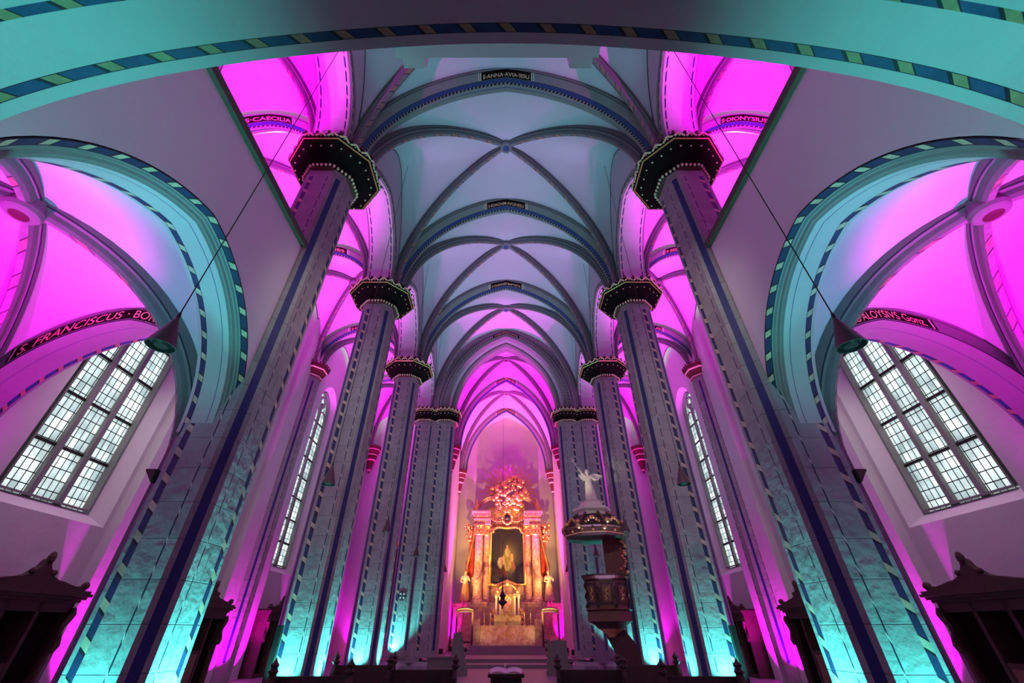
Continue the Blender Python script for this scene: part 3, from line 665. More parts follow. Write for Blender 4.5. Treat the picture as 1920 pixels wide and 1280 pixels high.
# ------------------------------------------------------------------ gallery bay: side walls, low arches, low vault
GY0, GY1, GX, GTOP = 1.37, 7.2, 5.25, 9.63; LXC = 8.77
GPROF = [(0, .015, 'paint_black'), (0, 0, 'dash_pale'), (.075, -.055, 'paint_black'), (.09, -.065, 'arch_grey'), (.12, -.065, 'arch_grey'), (.14, -.10, 'arch_grey'), (.17, -.10, 'arch_grey'), (.19, -.15, 'arch_grey'), (.21, -.15, 'arch_grey'), (.24, -.19, 'arch_stone'), (.36, -.19, 'paint_navy'), (.372, -.19, 'arch_stone'), (.67, -.19, 'paint_black'), (.68, -.19, 'dash_pale'), (.77, -.19, 'paint_black'), (.78, -.19, 'arch_stone'), (.86, -.17, 'arch_stone'), (1.0, .02, 'arch_stone')]
for s, side in ((-1, 'left'), (1, 'right')):
    yc, zs, a, h = 4.62, 4.59, 2.625, 3.077
    mb = MB(); ar = [(yc + x, zs + z) for x, z in arc(a, h, .03, 20)]
    mb.sheet([(1.2, zs), (1.2, GTOP), (7.22, GTOP), (7.22, zs)] + ar[::-1], [], lambda y, z: (s * GX, y, z), 'plaster')
    mb.sheet([(1.2, zs), (1.2, GTOP), (7.22, GTOP), (7.22, zs)] + ar[::-1], [], lambda y, z: (s * 6.2, y, z), 'plaster')
    mb.face(((s * GX, 1.2, GTOP), (s * 6.2, 1.2, GTOP), (s * 6.2, 7.22, GTOP), (s * GX, 7.22, GTOP)), 'plaster')
    mb.box((s * 5.15, .9, 0), (s * 6.3, 2.17, 4.7), 'stone')
    structure(mb, 'wall_gallery_' + side)
    mb = MB(); mp = lambda x, z, t: (s * (GX + t), yc + x, zs + z)
    sweep_arch(mb, a, h, GPROF, mp, 26)
    tag(mb.build('side_arch', origin=(s * PX, yc, 0)), 'large dash painted arch at the %s edge, opening into the low side vault' % side, 'arch', 'big painted arches under the galleries')
    mb = MB(); mb.box((s * (GX - .10), 1.3, GTOP - .03), (s * (GX + .22), 7.12, GTOP + .17), 'beam_wood')
    tag(mb.build('parapet_beam', origin=(s * GX, 4.2, GTOP)), 'dark wooden beam capping the %s gallery side wall' % side, 'beam')
    mb = MB(); mb.box((s * 6.1, 1.3, 8.62), (s * 11.2, 7.4, 8.75), 'floor_stone'); structure(mb, 'floor_gallery_' + side)
    # low vault
    vault(s * LXC, 2.57, 1.37, 7.87, 3.9, 0, 4.21, (2.89, 3.26, .69), (2.42, 2.75, .38, .85), 'ribs of the low vault under the %s gallery, red boss at the frame edge' % side, 'ribs of the low gallery vaults', n=18, rs=.88, inset=.31)
    # low transverse arch with saint's name
    LP = [(-.45, .40, 'arch_grey'), (-.45, .33, 'paint_black'), (-.45, .31, 'arch_grey'), (-.45, .0, 'paint_black'), (-.44, -.02, 'arch_grey'), (-.2, -.06, 'paint_navy'), (-.19, -.06, 'arch_grey'), (.22, -.06, 'dash'), (.32, -.03, 'arch_grey'), (.45, .08, 'arch_grey'), (.45, .40, 'arch_grey')]
    root = thing('low_transverse_arch', (s * LXC, 7.82, 4.75), 'low arch across the %s side vault, lettered %s' % (side, 'Franciscus' if s < 0 else 'Aloysius'), 'arch', 'low lettered arches under the galleries')
    lm = lambda x, z, t: (s * LXC + x, 7.82 + t, 4.75 + z)
    mb = MB(); sweep_arch(mb, 2.42, 2.75, LP, lm, 24, jamb=-4.75); mb.build('arch_band', root)
    p = MB(); l0, l1 = (-2.45, 1.36) if s < 0 else (-.85, 1.15)
    arc_panel(p, 2.42, 2.75, .02, .29, l0, l1, lm, -.45, 'capital_dark', 24, .006); p.build('name_panel', root)
    for e in (l0 + .06, l1 - .10):
        q = MB(); arc_panel(q, 2.42, 2.75, .03, .28, e, e + .04, lm, -.45, 'pale_paint', 1, .012); q.build('panel_border', root)
    # lettering centred off the crown: shift by building with leading / trailing width
    cu_txt, shift = ('S. FRANCISCUS · BORGIA', -.42) if s < 0 else ('B·ALOYSIVS Gonz.', .17)
    Rr = (2.42 ** 2 + 2.75 ** 2) / (2 * 2.42)
    def lm2(x, z, t): return lm(x, z, t)
    cu = bpy.data.curves.new('lettering_source', 'FONT'); cu.body = cu_txt; cu.size = .30; cu.align_x = 'CENTER'; cu.offset = .002
    tmp = bpy.data.objects.new('lettering_source', cu); COL.objects.link(tmp); dg = bpy.context.evaluated_depsgraph_get(); me0 = tmp.evaluated_get(dg).to_mesh()
    vs = [v.co.copy() for v in me0.vertices]; fs = [tuple(pp.vertices) for pp in me0.polygons]
    tmp.evaluated_get(dg).to_mesh_clear(); bpy.data.objects.remove(tmp); bpy.data.curves.remove(cu)
    w_ = max(v.x for v in vs) - min(v.x for v in vs); kk = (l1 - l0 - .4) / w_
    cxx = 2.42 - Rr; tm = math.acos(-cxx / Rr); P = []; lt = MB()
    for v in vs:
        l = v.x * kk + (l0 + l1) / 2; sg = 1 if l >= 0 else -1; qq = Rr + .05 + v.y; th = math.acos(-cxx / qq) - abs(l) / qq
        P.append(lm(sg * (cxx + qq * math.cos(th)), qq * math.sin(th), -.463))
    for f in fs: lt.face([P[i] for i in f], 'letter_paint')
    lt.build('lettering', root)
    mb = MB(); ar = [(s * LXC + x, 4.75 + z) for x, z in arc(2.42, 2.75, .35, 20)]
    for yy in (7.42, 8.22):
        mb.sheet([(s * 6.1, 4.75), (s * 6.1, 9.6), (s * 11.3, 9.6), (s * 11.3, 4.75)][::1] + ([ar[-1 - i] for i in range(len(ar))] if s > 0 else ar), [], lambda x, z: (x, yy, z), 'plaster')
    structure(mb, 'wall_gallery_east_' + side)

# near basket arch under the organ gallery (the camera looks up at its underside)
bk = [(0, 3.045), (.3, 3.033), (.6, 2.995), (1.025, 2.913), (1.5, 2.775), (1.887, 2.610), (2.1, 2.485), (2.28, 2.345), (2.44, 2.165), (2.56, 1.95), (2.63, 1.70), (2.66, 1.45), (2.66, 1.1), (2.66, .5), (2.66, -.865)]
bk = [(x * 1.85, z * 1.85 + EYE) for x, z in bk]
fine = []
for i in range(len(bk) - 1):
    p0 = bk[max(i - 1, 0)] if i else (-bk[1][0], bk[1][1]); p1 = bk[i]; p2 = bk[i + 1]; p3 = bk[min(i + 2, len(bk) - 1)]
    for k in range(4):
        t = k / 4
        fine.append(tuple(.5 * (2 * p1[c] + (p2[c] - p0[c]) * t + (2 * p0[c] - 5 * p1[c] + 4 * p2[c] - p3[c]) * t * t + (-p0[c] + 3 * p1[c] - 3 * p2[c] + p3[c]) * t ** 3) for c in (0, 1)))
fine.append(bk[-1])
path = [(-x, z) for x, z in fine[::-1]] + fine[1:]
nrm = []
for i in range(len(path)):
    a = path[max(i - 1, 0)]; b = path[min(i + 1, len(path) - 1)]; d = (b[0] - a[0], b[1] - a[1]); l = math.hypot(*d); nrm.append((-d[1] / l, d[0] / l))
BP = [(1.85, .8, 'plaster'), (1.85, 0, 'arch_stone'), (1.74, -.005, 'paint_black'), (1.733, -.005, 'dash'), (1.655, 0, 'paint_black'), (1.648, 0, 'arch_stone'), (1.235, 0, 'dash'), (1.165, .02, 'arch_stone'), (.95, .08, 'arch_stone'), (.9, .8, 'arch_stone')]
L = [0]
for i in range(1, len(path)): L.append(L[-1] + math.dist(path[i], path[i - 1]))
mb = MB()
for k in range(len(BP) - 1):
    (t0, r0, mt), (t1, r1, _) = BP[k], BP[k + 1]
    for i in range(len(path) - 1):
        P = lambda j, t, r: (path[j][0] + nrm[j][0] * r, t, path[j][1] + nrm[j][1] * r)
        mb.face((P(i, t0, r0), P(i + 1, t0, r0), P(i + 1, t1, r1), P(i, t1, r1)), mt, [(L[i], 0), (L[i + 1], 0), (L[i + 1], 1), (L[i], 1)])
tag(mb.build('gallery_arch', origin=(0, 1.4, 0)), 'huge flattened arch with dashed bands across the top of the view', 'arch')
mb = MB()
top = [(path[i][0] + nrm[i][0] * .7, path[i][1] + nrm[i][1] * .7) for i in range(len(path)) if path[i][1] > 3]
for yy in (1.82,): mb.sheet([(-6.2, 3), (-6.2, 9.6), (6.2, 9.6), (6.2, 3)] + top[::-1], [], lambda x, z: (x, yy, z), 'plaster')
structure(mb, 'wall_gallery_front')
mb = MB(); mb.box((-12.2, -4.1, 8.2), (12.2, .92, 8.5), 'plaster'); structure(mb, 'ceiling_gallery')
mb = MB(); mb.box((-12.2, -4.1, 19), (12.2, 2.0, 21.6), 'plaster'); structure(mb, 'ceiling_west')
root = thing('organ_balcony', (0, 2.1, 8.6), 'pale stepped balcony underside projecting above the crown of the near arch', 'balcony')
mb = MB(); mb.box((-1.66, 1.8, 8.65), (1.40, 2.5, 9.4), 'plaster'); mb.build('balcony_floor', root)
for e in (-1, 1):
    b_ = MB(); b_.box((-.13 + e * 1.28 - .17, 2.5, 8.70), (-.13 + e * 1.28 + .17, 2.66, 9.2), 'plaster'); b_.build('bracket', root)

# ------------------------------------------------------------------ hanging cone lamps
lamp = thing('pendant_lamp', (0, 0, 0), 'x', 'lamp', 'dark cone lamps hanging on wires')
mb = MB(); mb.lathe([(.02, .46, 'lamp_metal'), (.035, .42, 'lamp_metal'), (.175, .0, 'lamp_metal'), (.18, -.02, 'lamp_metal'), (.165, -.02, 'iron'), (.14, .04, 'iron'), (.001, .06, 'iron')], 24, (0, 0, 0)); mb.build('lamp_shade', lamp, smooth=False)
mb = MB(); mb.lathe([(.02, .44), (.025, .50), (.012, .56)], 8, (0, 0, 0), 'iron'); mb.build('wire_holder', lamp)
mb = MB(); mb.lathe([(.009, .50), (.009, 14.5)], 5, (0, 0, 0), 'iron'); mb.build('wire', lamp)
mb = MB(); mb.lathe([(.001, -.015), (.08, -.015), (.11, .02)], 14, (0, 0, 0), 'iron'); mb.build('bulb', lamp)
first = True
for i, y in enumerate((4.4, 10.6, 16.8, 23.0, 29.6)):
    for s, side in ((-1, 'left'), (1, 'right')):
        o = lamp if first else copy_tree(lamp); first = False
        o.location = (s * (4.57 if i < 4 else 3.95), y, 4.68)
        o['label'] = ['large dark cone lamp hanging in the %s foreground before the side arch', 'dark cone lamp hanging in front of the second %s pillar', 'small dark cone lamp hanging beside the third %s pillar', 'tiny dark cone lamp hanging before the %s chancel pier', 'tiny dark cone lamp hanging inside the chancel on the %s'][i] % side

# ------------------------------------------------------------------ confessionals
def confessional(s):
    root = thing('confessional', (0, 0, 0), 'x', 'confessional', 'dark carved confessionals along the aisles')
    # local: wall at x = s*.7, front face x = -s*.0 ; spans y -1.25..1.25
    X0, X1 = 0, s * .72
    body = MB(); h = 2.15
    for y in (-1.2, -.42, .34, 1.12): body.box((X0, y, 0), (X1, y + .09, h), 'wood_dark')
    body.box((X1 - s * .05, -1.2, 0), (X1, 1.2, h), 'wood_dark'); body.box((X0, -1.2, h - .2), (X1, 1.2, h), 'wood_dark'); body.box((X0, -1.2, 0), (X1, 1.2, .12), 'wood_dark')
    body.build('body', root)
    for y0, y1 in ((-1.11, -.42), (.43, 1.12)):
        c = MB(); rows = []
        for zz in (.15, 1.0, 1.95): rows.append([(X0 + s * (.16 + .03 * math.sin(k * 2.1)), y0 + (y1 - y0) * k / 16, zz) for k in range(17)])
        c.grid(rows, 'capital_dark'); c.build('curtain', root, smooth=True)
    d = MB(); d.box((X0 + s * .02, -.32, .12), (X0 + s * .07, .33, 1.05), 'wood_dark'); d.box((X0, -.26, .2), (X0 + s * .02, .27, .95), 'wood_brown'); d.build('door', root)
    co = MB()
    for k, (dz, o_) in enumerate(((0, .04), (.06, .10), (.12, .16), (.18, .12))):
        co.box((X0 - s * o_, -1.25 - o_, h + dz), (X1, 1.25 + o_, h + dz + .06), 'wood_dark')
    co.build('cornice', root)
    pd = MB(); loop = [(-1.3, 2.38), (-1.22, 2.5), (-1.05, 2.46), (-.8, 2.5), (-.62, 2.54), (-.45, 2.56), (-.3, 2.62), (-.16, 2.74), (-.1, 2.80), (-.06, 2.9), (0, 2.95)]
    loop = loop + [(-y, z) for y, z in loop[::-1][1:]] + [(1.3, 2.38), (1.25, 2.36), (-1.25, 2.36)]
    pd.slab(loop, X0 - s * .02, X0 + s * .14, 'wood_dark', axis='x')
    for y in (-1, 1):
        pd.ball((X0 + s * .02, y * 1.26, 2.5), .09, 'wood_dark'); pd.ball((X0, y * .25, 2.68), .07, 'wood_dark')
    pd.ball((X0, 0, 2.95), .08, 'wood_dark', sz=1.8); pd.build('pediment', root)
    for y in (-1.16, 1.16):
        v = MB(); v.tube([(X0 - s * .06, y + (.05 if y > 0 else -.05) * math.sin(q * 1.3), 1.2 + .12 * q) for q in range(8)], [.05, .07, .05, .04, .05, .07, .08, .05], 'wood_dark'); v.build('volute', root)
    return root
for s, side in ((-1, 'left'), (1, 'right')):
    root = confessional(s)
    for i, y in enumerate((10.45, 17.0, 22.7)):
        o = root if i == 0 else copy_tree(root); o.location = (s * 10.42, y, 0)
        o['label'] = ['dark carved confessional under the wide three light window, %s aisle', 'dark confessional half hidden behind the nearest pillar, %s aisle', 'dark carved confessional under the narrow two light window, %s aisle'][i] % side

# ------------------------------------------------------------------ chancel floor, steps
mb = MB()
for (y0, z0, z1, hw) in ((26.9, 0, .16, 3.4), (28.6, .16, .32, 4.4), (33.2, .32, .47, 2.7), (33.7, .47, .62, 2.6), (34.2, .62, .77, 2.5)):
    mb.box((-hw, y0, z0), (hw, 40, z1), 'floor_stone')
structure(mb, 'floor_chancel')

# ------------------------------------------------------------------ high altar
def figure(parent_name, loc, hgt, mat, label, cat='statue', pose=0, group=None, robe='gold', turn=0, wings=False, parent=None):
    root = thing(parent_name, loc, label, cat, group) if parent is None else parent
    x, y, z = loc; H = hgt
    V = [(0, 0, .50), (0, 0, .62), (0, 0, .74), (0, -.005, .815), (0, 0, .86), (0, -.005, .91), (0, 0, .96)]
    Rr = [.085, .075, .095, .05, .035, .058, .045]
    E = [(0, 1), (1, 2), (2, 3), (3, 4), (4, 5), (5, 6)]
    def chain(root_i, pts, rad):
        prev = root_i
        for p, r_ in zip(pts, rad): V.append(p); Rr.append(r_); E.append((prev, len(V) - 1)); prev = len(V) - 1
    if pose == 0:
        chain(2, [(-.11, 0, .77), (-.16, -.03, .63), (-.06, -.14, .60)], [.045, .032, .022]); chain(2, [(.11, 0, .77), (.17, -.04, .64), (.12, -.15, .72)], [.045, .032, .022])
        chain(0, [(-.055, 0, .38), (-.06, -.04, .2), (-.06, -.02, .03), (-.06, -.08, .01)], [.065, .045, .03, .02]); chain(0, [(.055, 0, .38), (.06, 0, .2), (.07, 0, .03), (.07, -.06, .01)], [.065, .045, .03, .02])
    else:
        chain(2, [(-.11, 0, .78), (-.19, -.03, .90), (-.28, -.05, 1.04)], [.045, .03, .022]); chain(2, [(.11, 0, .77), (.19, -.05, .66), (.24, -.16, .62)], [.045, .03, .022])
        chain(0, [(-.05, 0, .38), (-.04, -.03, .2), (-.03, 0, .03), (-.05, -.07, .01)], [.06, .045, .03, .02]); chain(0, [(.06, -.06, .40), (.14, .02, .25), (.20, .10, .22)], [.06, .045, .025])
    me = bpy.data.meshes.new('body'); ct, st = math.cos(turn), math.sin(turn)
    me.from_pydata([((a * ct - b * st) * H, (a * st + b * ct) * H, c * H) for a, b, c in V], E, []); me.materials.append(MATS[mat])
    o = bpy.data.objects.new('body', me); COL.objects.link(o); o.parent = root
    off = Vector(loc) - Vector(root['_w']); o.location = off
    sk = o.modifiers.new('skin', 'SKIN'); sv = me.skin_vertices[0].data
    for i, r_ in enumerate(Rr): sv[i].radius = (r_ * H, r_ * H)
    sv[0].use_root = True; sb = o.modifiers.new('sub', 'SUBSURF'); sb.levels = 1; sb.render_levels = 1
    # robe: fluted skirt and a mantle
    rb = MB(); rows = []
    lean = .05 if pose else 0
    for k, (zz, rr) in enumerate(((.72, .085), (.62, .085), (.52, .11), (.36, .135), (.18, .155), (.05, .17))):
        rows.append([(x + (lean * (.7 - zz) + rr * (1 + .16 * math.sin(5 * th + k * .5)) * math.cos(th)) * H, y + rr * .75 * (1 + .16 * math.sin(5 * th + k * .5)) * math.sin(th) * H, z + zz * H) for th in [2 * math.pi * q / 20 for q in range(20)]])
    rb.grid(rows, robe, close=True); rb.build('robe', root, smooth=True)
    hr = MB(); hr.ball((x, y + .02 * H, z + .945 * H), .062 * H, robe if pose == 0 else mat, n=8)
    hr.tube([(x - .05 * H, y + .03 * H, z + .93 * H), (x, y + .06 * H, z + .86 * H), (x + .03 * H, y + .05 * H, z + .8 * H)], .03 * H, robe if pose == 0 else mat); hr.build('hair', root, smooth=True)
    if wings:
        for e in (-1, 1):
            w = MB(); N_ = 9
            pts = [(.05, .79), (.14, .88), (.30, .88), (.50, .82), (.44, .76), (.38, .75), (.36, .69), (.28, .69), (.25, .63), (.17, .66), (.08, .68)]
            if e < 0: pts = [(a * .55, b + .02) for a, b in pts]
            w.slab([(x + e * a * H, z + b * H) for a, b in pts], y + .07 * H, y + .10 * H, mat); w.build('wing', root)
    return root

ALT = thing('high_altar', (0.1, 38.6, .62), 'towering gilded baroque high altar with dark central painting', 'altar')
AXX, AYF = .1, 38.2
def alt(mb, name, **k): return mb.build(name, ALT, **k)
# pedestal storey
mb = MB()
for (x0, x1, yf, z0, z1) in ((-4.3, 4.3, 38.6, .5, 3.1), (-3.0, -1.75, 38.0, .5, 3.1), (1.75, 3.0, 38.0, .5, 3.1), (-1.75, 1.75, 38.3, .5, 3.3)):
    mb.box((AXX + x0, yf, z0), (min(4.4, AXX + x1), 39.9, z1), 'marble_rose')
for e in (-1, 1):
    mb.box((AXX + e * 2.38 - .75, 37.9, 3.1), (AXX + e * 2.38 + .75, 39.9, 3.4), 'marble_rose'); mb.box((AXX + e * 2.38 - .8, 37.86, 3.34), (AXX + e * 2.38 + .8, 39.9, 3.44), 'marble_red')
    mb.box((AXX + e * 2.38 - .75, 37.92, .5), (AXX + e * 2.38 + .75, 39.9, .95), 'marble_red')
mb.box((-4.28, 38.5, 3.1), (4.38, 39.9, 3.4), 'marble_rose'); mb.box((-4.3, 38.42, 3.34), (4.38, 39.9, 3.44), 'marble_red')
alt(mb, 'pedestal')
for e in (-1, 1):
    for xx, hw in ((2.38, .38), (3.75, .3)):
        p = MB(); yf = 37.98 if xx < 3 else 38.58
        p.box((AXX + e * xx - hw, yf - .05, 1.35), (AXX + e * xx + hw, yf + .02, 2.85), 'marble_red'); p.box((AXX + e * xx - hw + .09, yf - .08, 1.45), (AXX + e * xx + hw - .09, yf, 2.75), 'marble_rose'); alt(p, 'panel')
# back wall of the retable
mb = MB(); mb.slab([(AXX + x, z) for x, z in ((-3.0, 3.4), (3.0, 3.4), (3.0, 9.4), (2.4, 10.1), (1.5, 10.9), (-1.5, 10.9), (-2.4, 10.1), (-3.0, 9.4))], 39.0, 39.9, 'marble_rose'); alt(mb, 'back_panel')
for e in (-1, 1):
    for (xx, yy, r_) in ((2.42, 38.35, .36), (1.78, 38.75, .33)):
        c = MB(); x = AXX + e * xx
        c.lathe([(r_ + .12, 3.44), (r_ + .12, 3.6), (r_ + .04, 3.68), (r_ + .07, 3.76), (r_, 3.86), (r_ * .98, 5.4), (r_ * .88, 8.35)], 20, (x, yy, 0), 'marble_rose'); co = alt(c, 'column')
        k = MB(); k.lathe([(r_ * .88, 8.3), (r_, 8.36), (r_ * .92, 8.42), (r_ * .98, 8.8), (r_ * 1.35, 9.05), (r_ * 1.2, 9.1)], 16, (x, yy, 0), 'gold')
        for row in range(3):
            for q in range(8):
                a = 2 * math.pi * (q + .5 * row) / 8; k.ball((x + math.cos(a) * r_ * (1.0 + .12 * row), yy + math.sin(a) * r_ * (1.0 + .12 * row), 8.48 + .2 * row), .10, 'gold', sz=1.3, n=6)
        k.box((x - r_ * 1.3, yy - r_ * 1.3, 9.08), (x + r_ * 1.3, yy + r_ * 1.3, 9.18), 'gold'); k.build('column_capital', co)
    # entablature blocks
    en = MB()
    for (z0, z1, o_) in ((9.18, 9.5, 0), (9.5, 9.62, .08), (9.62, 9.95, .02), (9.95, 10.08, .16), (10.08, 10.22, .26)):
        en.box((AXX + e * 1.45 - (0 if e > 0 else 0), 38.3 - o_ - .3, z0), (AXX + e * (2.85 + o_), 39.9, z1), 'marble_rose' if o_ < .1 else 'marble_red')
    for q in range(9): en.box((AXX + e * (1.55 + q * .16), 37.8, 9.86), (AXX + e * (1.63 + q * .16), 38.0, 9.95), 'gold')
    alt(en, 'entablature')
    # curved broken pediment
    pd = MB(); pts = [(AXX + e * (3.0 - 1.7 * t), 38.4, 10.25 + 1.15 * math.sin(t * math.pi * .55)) for t in [i / 12 for i in range(13)]]
    pd.tube(pts, .17, 'marble_red', 8); pd.tube([(p[0], p[1] - .12, p[2] + .12) for p in pts], .06, 'gold', 6)
    pd.ball((AXX + e * 1.25, 38.3, 11.35), .26, 'gold'); alt(pd, 'pediment', smooth=True)
    # inner scrolls hanging from the centre cartouche
    g = MB(); g.tube([(AXX + e * (.35 + 1.15 * t), 38.2, 9.75 - .35 * math.sin(math.pi * t) + .3 * t) for t in [i / 10 for i in range(11)]], .08, 'gold', 6)
    for q in range(7): g.ball((AXX + e * (.45 + q * .16), 38.12, 9.55 - .22 * math.sin(math.pi * (q + 1) / 8) + .03 * q), .085, 'gold', n=6)
    alt(g, 'garland', smooth=True)
    # wing carving outside the columns with volute
    wv = MB(); x = AXX + e * 3.15
    wv.tube([(x + e * (.25 * math.sin(t * 5.2)), 38.6, 4.0 + 5.0 * t) for t in [i / 20 for i in range(21)]], [.16 - .06 * abs(math.sin(i * .9)) for i in range(21)], 'gold', 7)
    for q in range(26): wv.ball((x + e * (.16 + random.uniform(-.22, .4)), 38.5 + random.uniform(-.1, .1), 7.9 + random.uniform(0, 1.4)), random.uniform(.09, .17), 'gold', n=6)
    alt(wv, 'side_carving', smooth=True)
    dr = MB(); rows = []
    for k_, zz in enumerate((9.1, 8.0, 7.0, 6.2, 5.2)):
        rows.append([(AXX + e * (2.86 + .42 * q / 8 + (.25 if k_ == 3 else 0) * q / 8), 38.75 - .09 * math.sin(q * 2.3 + k_ * .3), zz) for q in range(9)])
    dr.grid(rows, 'red_cloth'); alt(dr, 'drapery', smooth=True)
    va = MB(); va.lathe([(.10, 0), (.22, .1), (.12, .2), (.24, .45), (.16, .62), (.10, .7), (.14, .82), (.03, 1.1), (.001, 1.25)], 10, (AXX + e * 2.7, 38.2, 10.22), 'gold'); alt(va, 'urn', smooth=True)
# canvas with a seated woman and child on a dark ground
def canvas_col(u, v):
    # u -1..1, v 0..1
    c = [.020, .016, .022]
    g = math.exp(-((u - .15) ** 2 / .12 + (v - .52) ** 2 / .03)); c = [c[0] + .10 * g, c[1] + .08 * g, c[2] + .03 * g]
    def el(cu, cv, a, b, col, rot=0):
        nonlocal c
        dx, dy = u - cu, (v - cv) * 1.45 * 1.0; dx, dy = dx * math.cos(rot) + dy * math.sin(rot), -dx * math.sin(rot) + dy * math.cos(rot)
        if (dx / a) ** 2 + (dy / b) ** 2 < 1:
            k = .8 + .2 * math.sin(23 * u + 17 * v); c = [q * k * .6 for q in col]
    el(-.35, .70, .06, .40, (.07, .06, .05), -.25)
    el(-.15, .27, .5, .20, (.16, .05, .03), .2); el(.2, .30, .3, .16, (.10, .10, .05), -.4)
    el(.0, .42, .24, .30, (.45, .38, .14)); el(.12, .36, .26, .12, (.30, .26, .10), -.5)
    el(-.42, .36, .17, .14, (.62, .52, .34), .5); el(-.25, .40, .10, .11, (.66, .40, .24))
    el(.0, .55, .12, .11, (.62, .50, .20)); el(.0, .625, .085, .075, (.74, .52, .34)); el(.25, .40, .10, .18, (.55, .42, .16), -.3); el(.35, .30, .10, .15, (.34, .14, .08), .3)
    return c
mb = MB(); nu, nv = 34, 50
for i in range(nu):
    for j in range(nv):
        u0, u1 = -1 + 2 * i / nu, -1 + 2 * (i + 1) / nu; v0, v1 = j / nv, (j + 1) / nv
        um, vm = (u0 + u1) / 2, (v0 + v1) / 2
        f = lambda u, v: (AXX + u * 1.42, 38.62, 4.75 + v * 4.2)
        top = .90 + .10 * math.sqrt(max(0, 1 - (abs(um) / 1.0) ** 2)) if abs(um) > .55 else .985
        if vm > top: continue
        mb.face((f(u0, v0), f(u1, v0), f(u1, v1), f(u0, v1)), 'canvas_paint', None, tuple(canvas_col(um, vm)))
pic = alt(mb, 'painting')
fr = MB(); lp = [(-1.45, 4.7), (-1.45, 8.55), (-1.25, 8.6), (-1.15, 8.9), (-.75, 9.02), (0, 8.95), (.75, 9.02), (1.15, 8.9), (1.25, 8.6), (1.45, 8.55), (1.45, 4.7), (.9, 4.62), (.4, 4.78), (0, 4.95), (-.4, 4.78), (-.9, 4.62), (-1.45, 4.7)]
fr.tube([(AXX + x, 38.5, z) for x, z in lp], .12, 'gold', 6); fr.tube([(AXX + x * 1.12, 38.56, z) for x, z in lp], .08, 'marble_rose', 6)
for q in range(40):
    a = lp[q % 16]; b = lp[q % 16 + 1]; t = random.random(); fr.ball((AXX + a[0] + (b[0] - a[0]) * t, 38.42, a[1] + (b[1] - a[1]) * t), random.uniform(.05, .1), 'gold', n=6)
fr.build('frame', pic, smooth=True)
ca = MB(); ca.lathe([(.001, .12), (.22, .1), (.26, 0)], 16, (0, 0, 0), 'iron'); ca.v = [(AXX + x, 38.15 - z, 9.75 + y) for x, y, z in ca.v]
for q in range(22):
    a = 2 * math.pi * q / 22; ca.ball((AXX + .42 * math.cos(a), 38.15, 9.72 + .5 * math.sin(a)), random.uniform(.08, .15), 'gold', n=6)
for q in range(5): ca.tube([(AXX + (q - 2) * .12, 38.15, 10.2), (AXX + (q - 2) * .2, 38.15, 10.75 - .06 * abs(q - 2))], [.06, .02], 'gold', 5)
alt(ca, 'cartouche', smooth=True)
# glory: clouds, cherub heads and rays
gl = MB()
for q in range(150):
    a = random.uniform(0, 2 * math.pi); rr = math.sqrt(random.random()); zz = 11.75 + 1.65 * rr * math.sin(a); w = 1.75 if zz > 11.3 else 1.45
    gl.ball((AXX + .25 + w * rr * math.cos(a), 38.45 - .5 * (1 - rr), zz), random.uniform(.10, .27), 'gold', sx=random.uniform(.8, 1.3), sz=random.uniform(.7, 1.1), n=7)
go = alt(gl, 'cloud_glory', smooth=True)
ry = MB(); cx, cz = AXX + .2, 12.1
for q in range(44):
    a = R(-25 + 230 * q / 43); L1 = (2.1 if q % 2 else 2.55) + .2 * math.sin(q * 1.7); hw = .06
    if not (-30 < math.degrees(a) < 210): continue
    ca_, sa_ = math.cos(a), math.sin(a)
    P = [(cx + .9 * ca_ - hw * .4 * sa_, cz + .9 * sa_ + hw * .4 * ca_), (cx + .9 * ca_ + hw * .4 * sa_, cz + .9 * sa_ - hw * .4 * ca_), (cx + L1 * ca_ + hw * sa_, cz + L1 * sa_ - hw * ca_), (cx + L1 * ca_ - hw * sa_, cz + L1 * sa_ + hw * ca_)]
    ry.slab(P, 38.85, 38.89, 'gold')
ry.build('rays', go)
# mensa
mb = MB(); mb.box((AXX - 1.95, 35.5, .77), (AXX + 1.95, 37.9, 1.78), 'marble_red'); mb.box((AXX - 2.05, 35.4, 1.78), (AXX + 2.05, 37.9, 1.9), 'marble_rose'); mb.box((AXX - 2.02, 35.44, .77), (AXX + 2.02, 37.9, .90), 'marble_rose')
for q in range(60):
    x_ = random.gauss(0, .45); z_ = random.gauss(1.38, .14)
    if abs(x_) < 1.2 and 1.1 < z_ < 1.7: mb.ball((AXX + x_, 35.5, z_), random.uniform(.02, .05), 'gold', n=4)
for e in (-1, 1): mb.box((AXX + e * 2.0, 36.2, .62), (AXX + e * 2.75, 37.9, 2.3), 'marble_rose')
alt(mb, 'mensa')
# tabernacle
tb = MB(); ty = 36.6
tb.box((AXX - 1.0, ty, 1.9), (AXX + 1.0, ty + .9, 2.55), 'gold'); tb.box((AXX - .62, ty + .1, 2.5), (AXX + .62, ty + .9, 3.9), 'gold')
for e in (-1, 1):
    for xx in (.55, .85): tb.lathe([(.09, 2.55), (.07, 2.65), (.07, 3.6), (.12, 3.75)], 10, (AXX + e * xx, ty + .05 + .15 * (xx > .6), 0), 'pale_paint')
    tb.box((AXX + e * .70 - .26, ty - .05, 3.75), (AXX + e * .70 + .26, ty + .5, 3.92), 'marble_rose')
    tb.tube([(AXX + e * (.95 - .8 * t), ty + .1, 3.95 + .55 * math.sin(t * 1.6)) for t in [i / 8 for i in range(9)]], .07, 'gold')
    tb.ball((AXX + e * .75, ty, 4.1), .12, 'gold', sz=1.5)
    for q in range(14): tb.ball((AXX + e * random.uniform(.9, 1.35), ty + .1, random.uniform(1.95, 2.9)), random.uniform(.06, .13), 'gold', n=6)
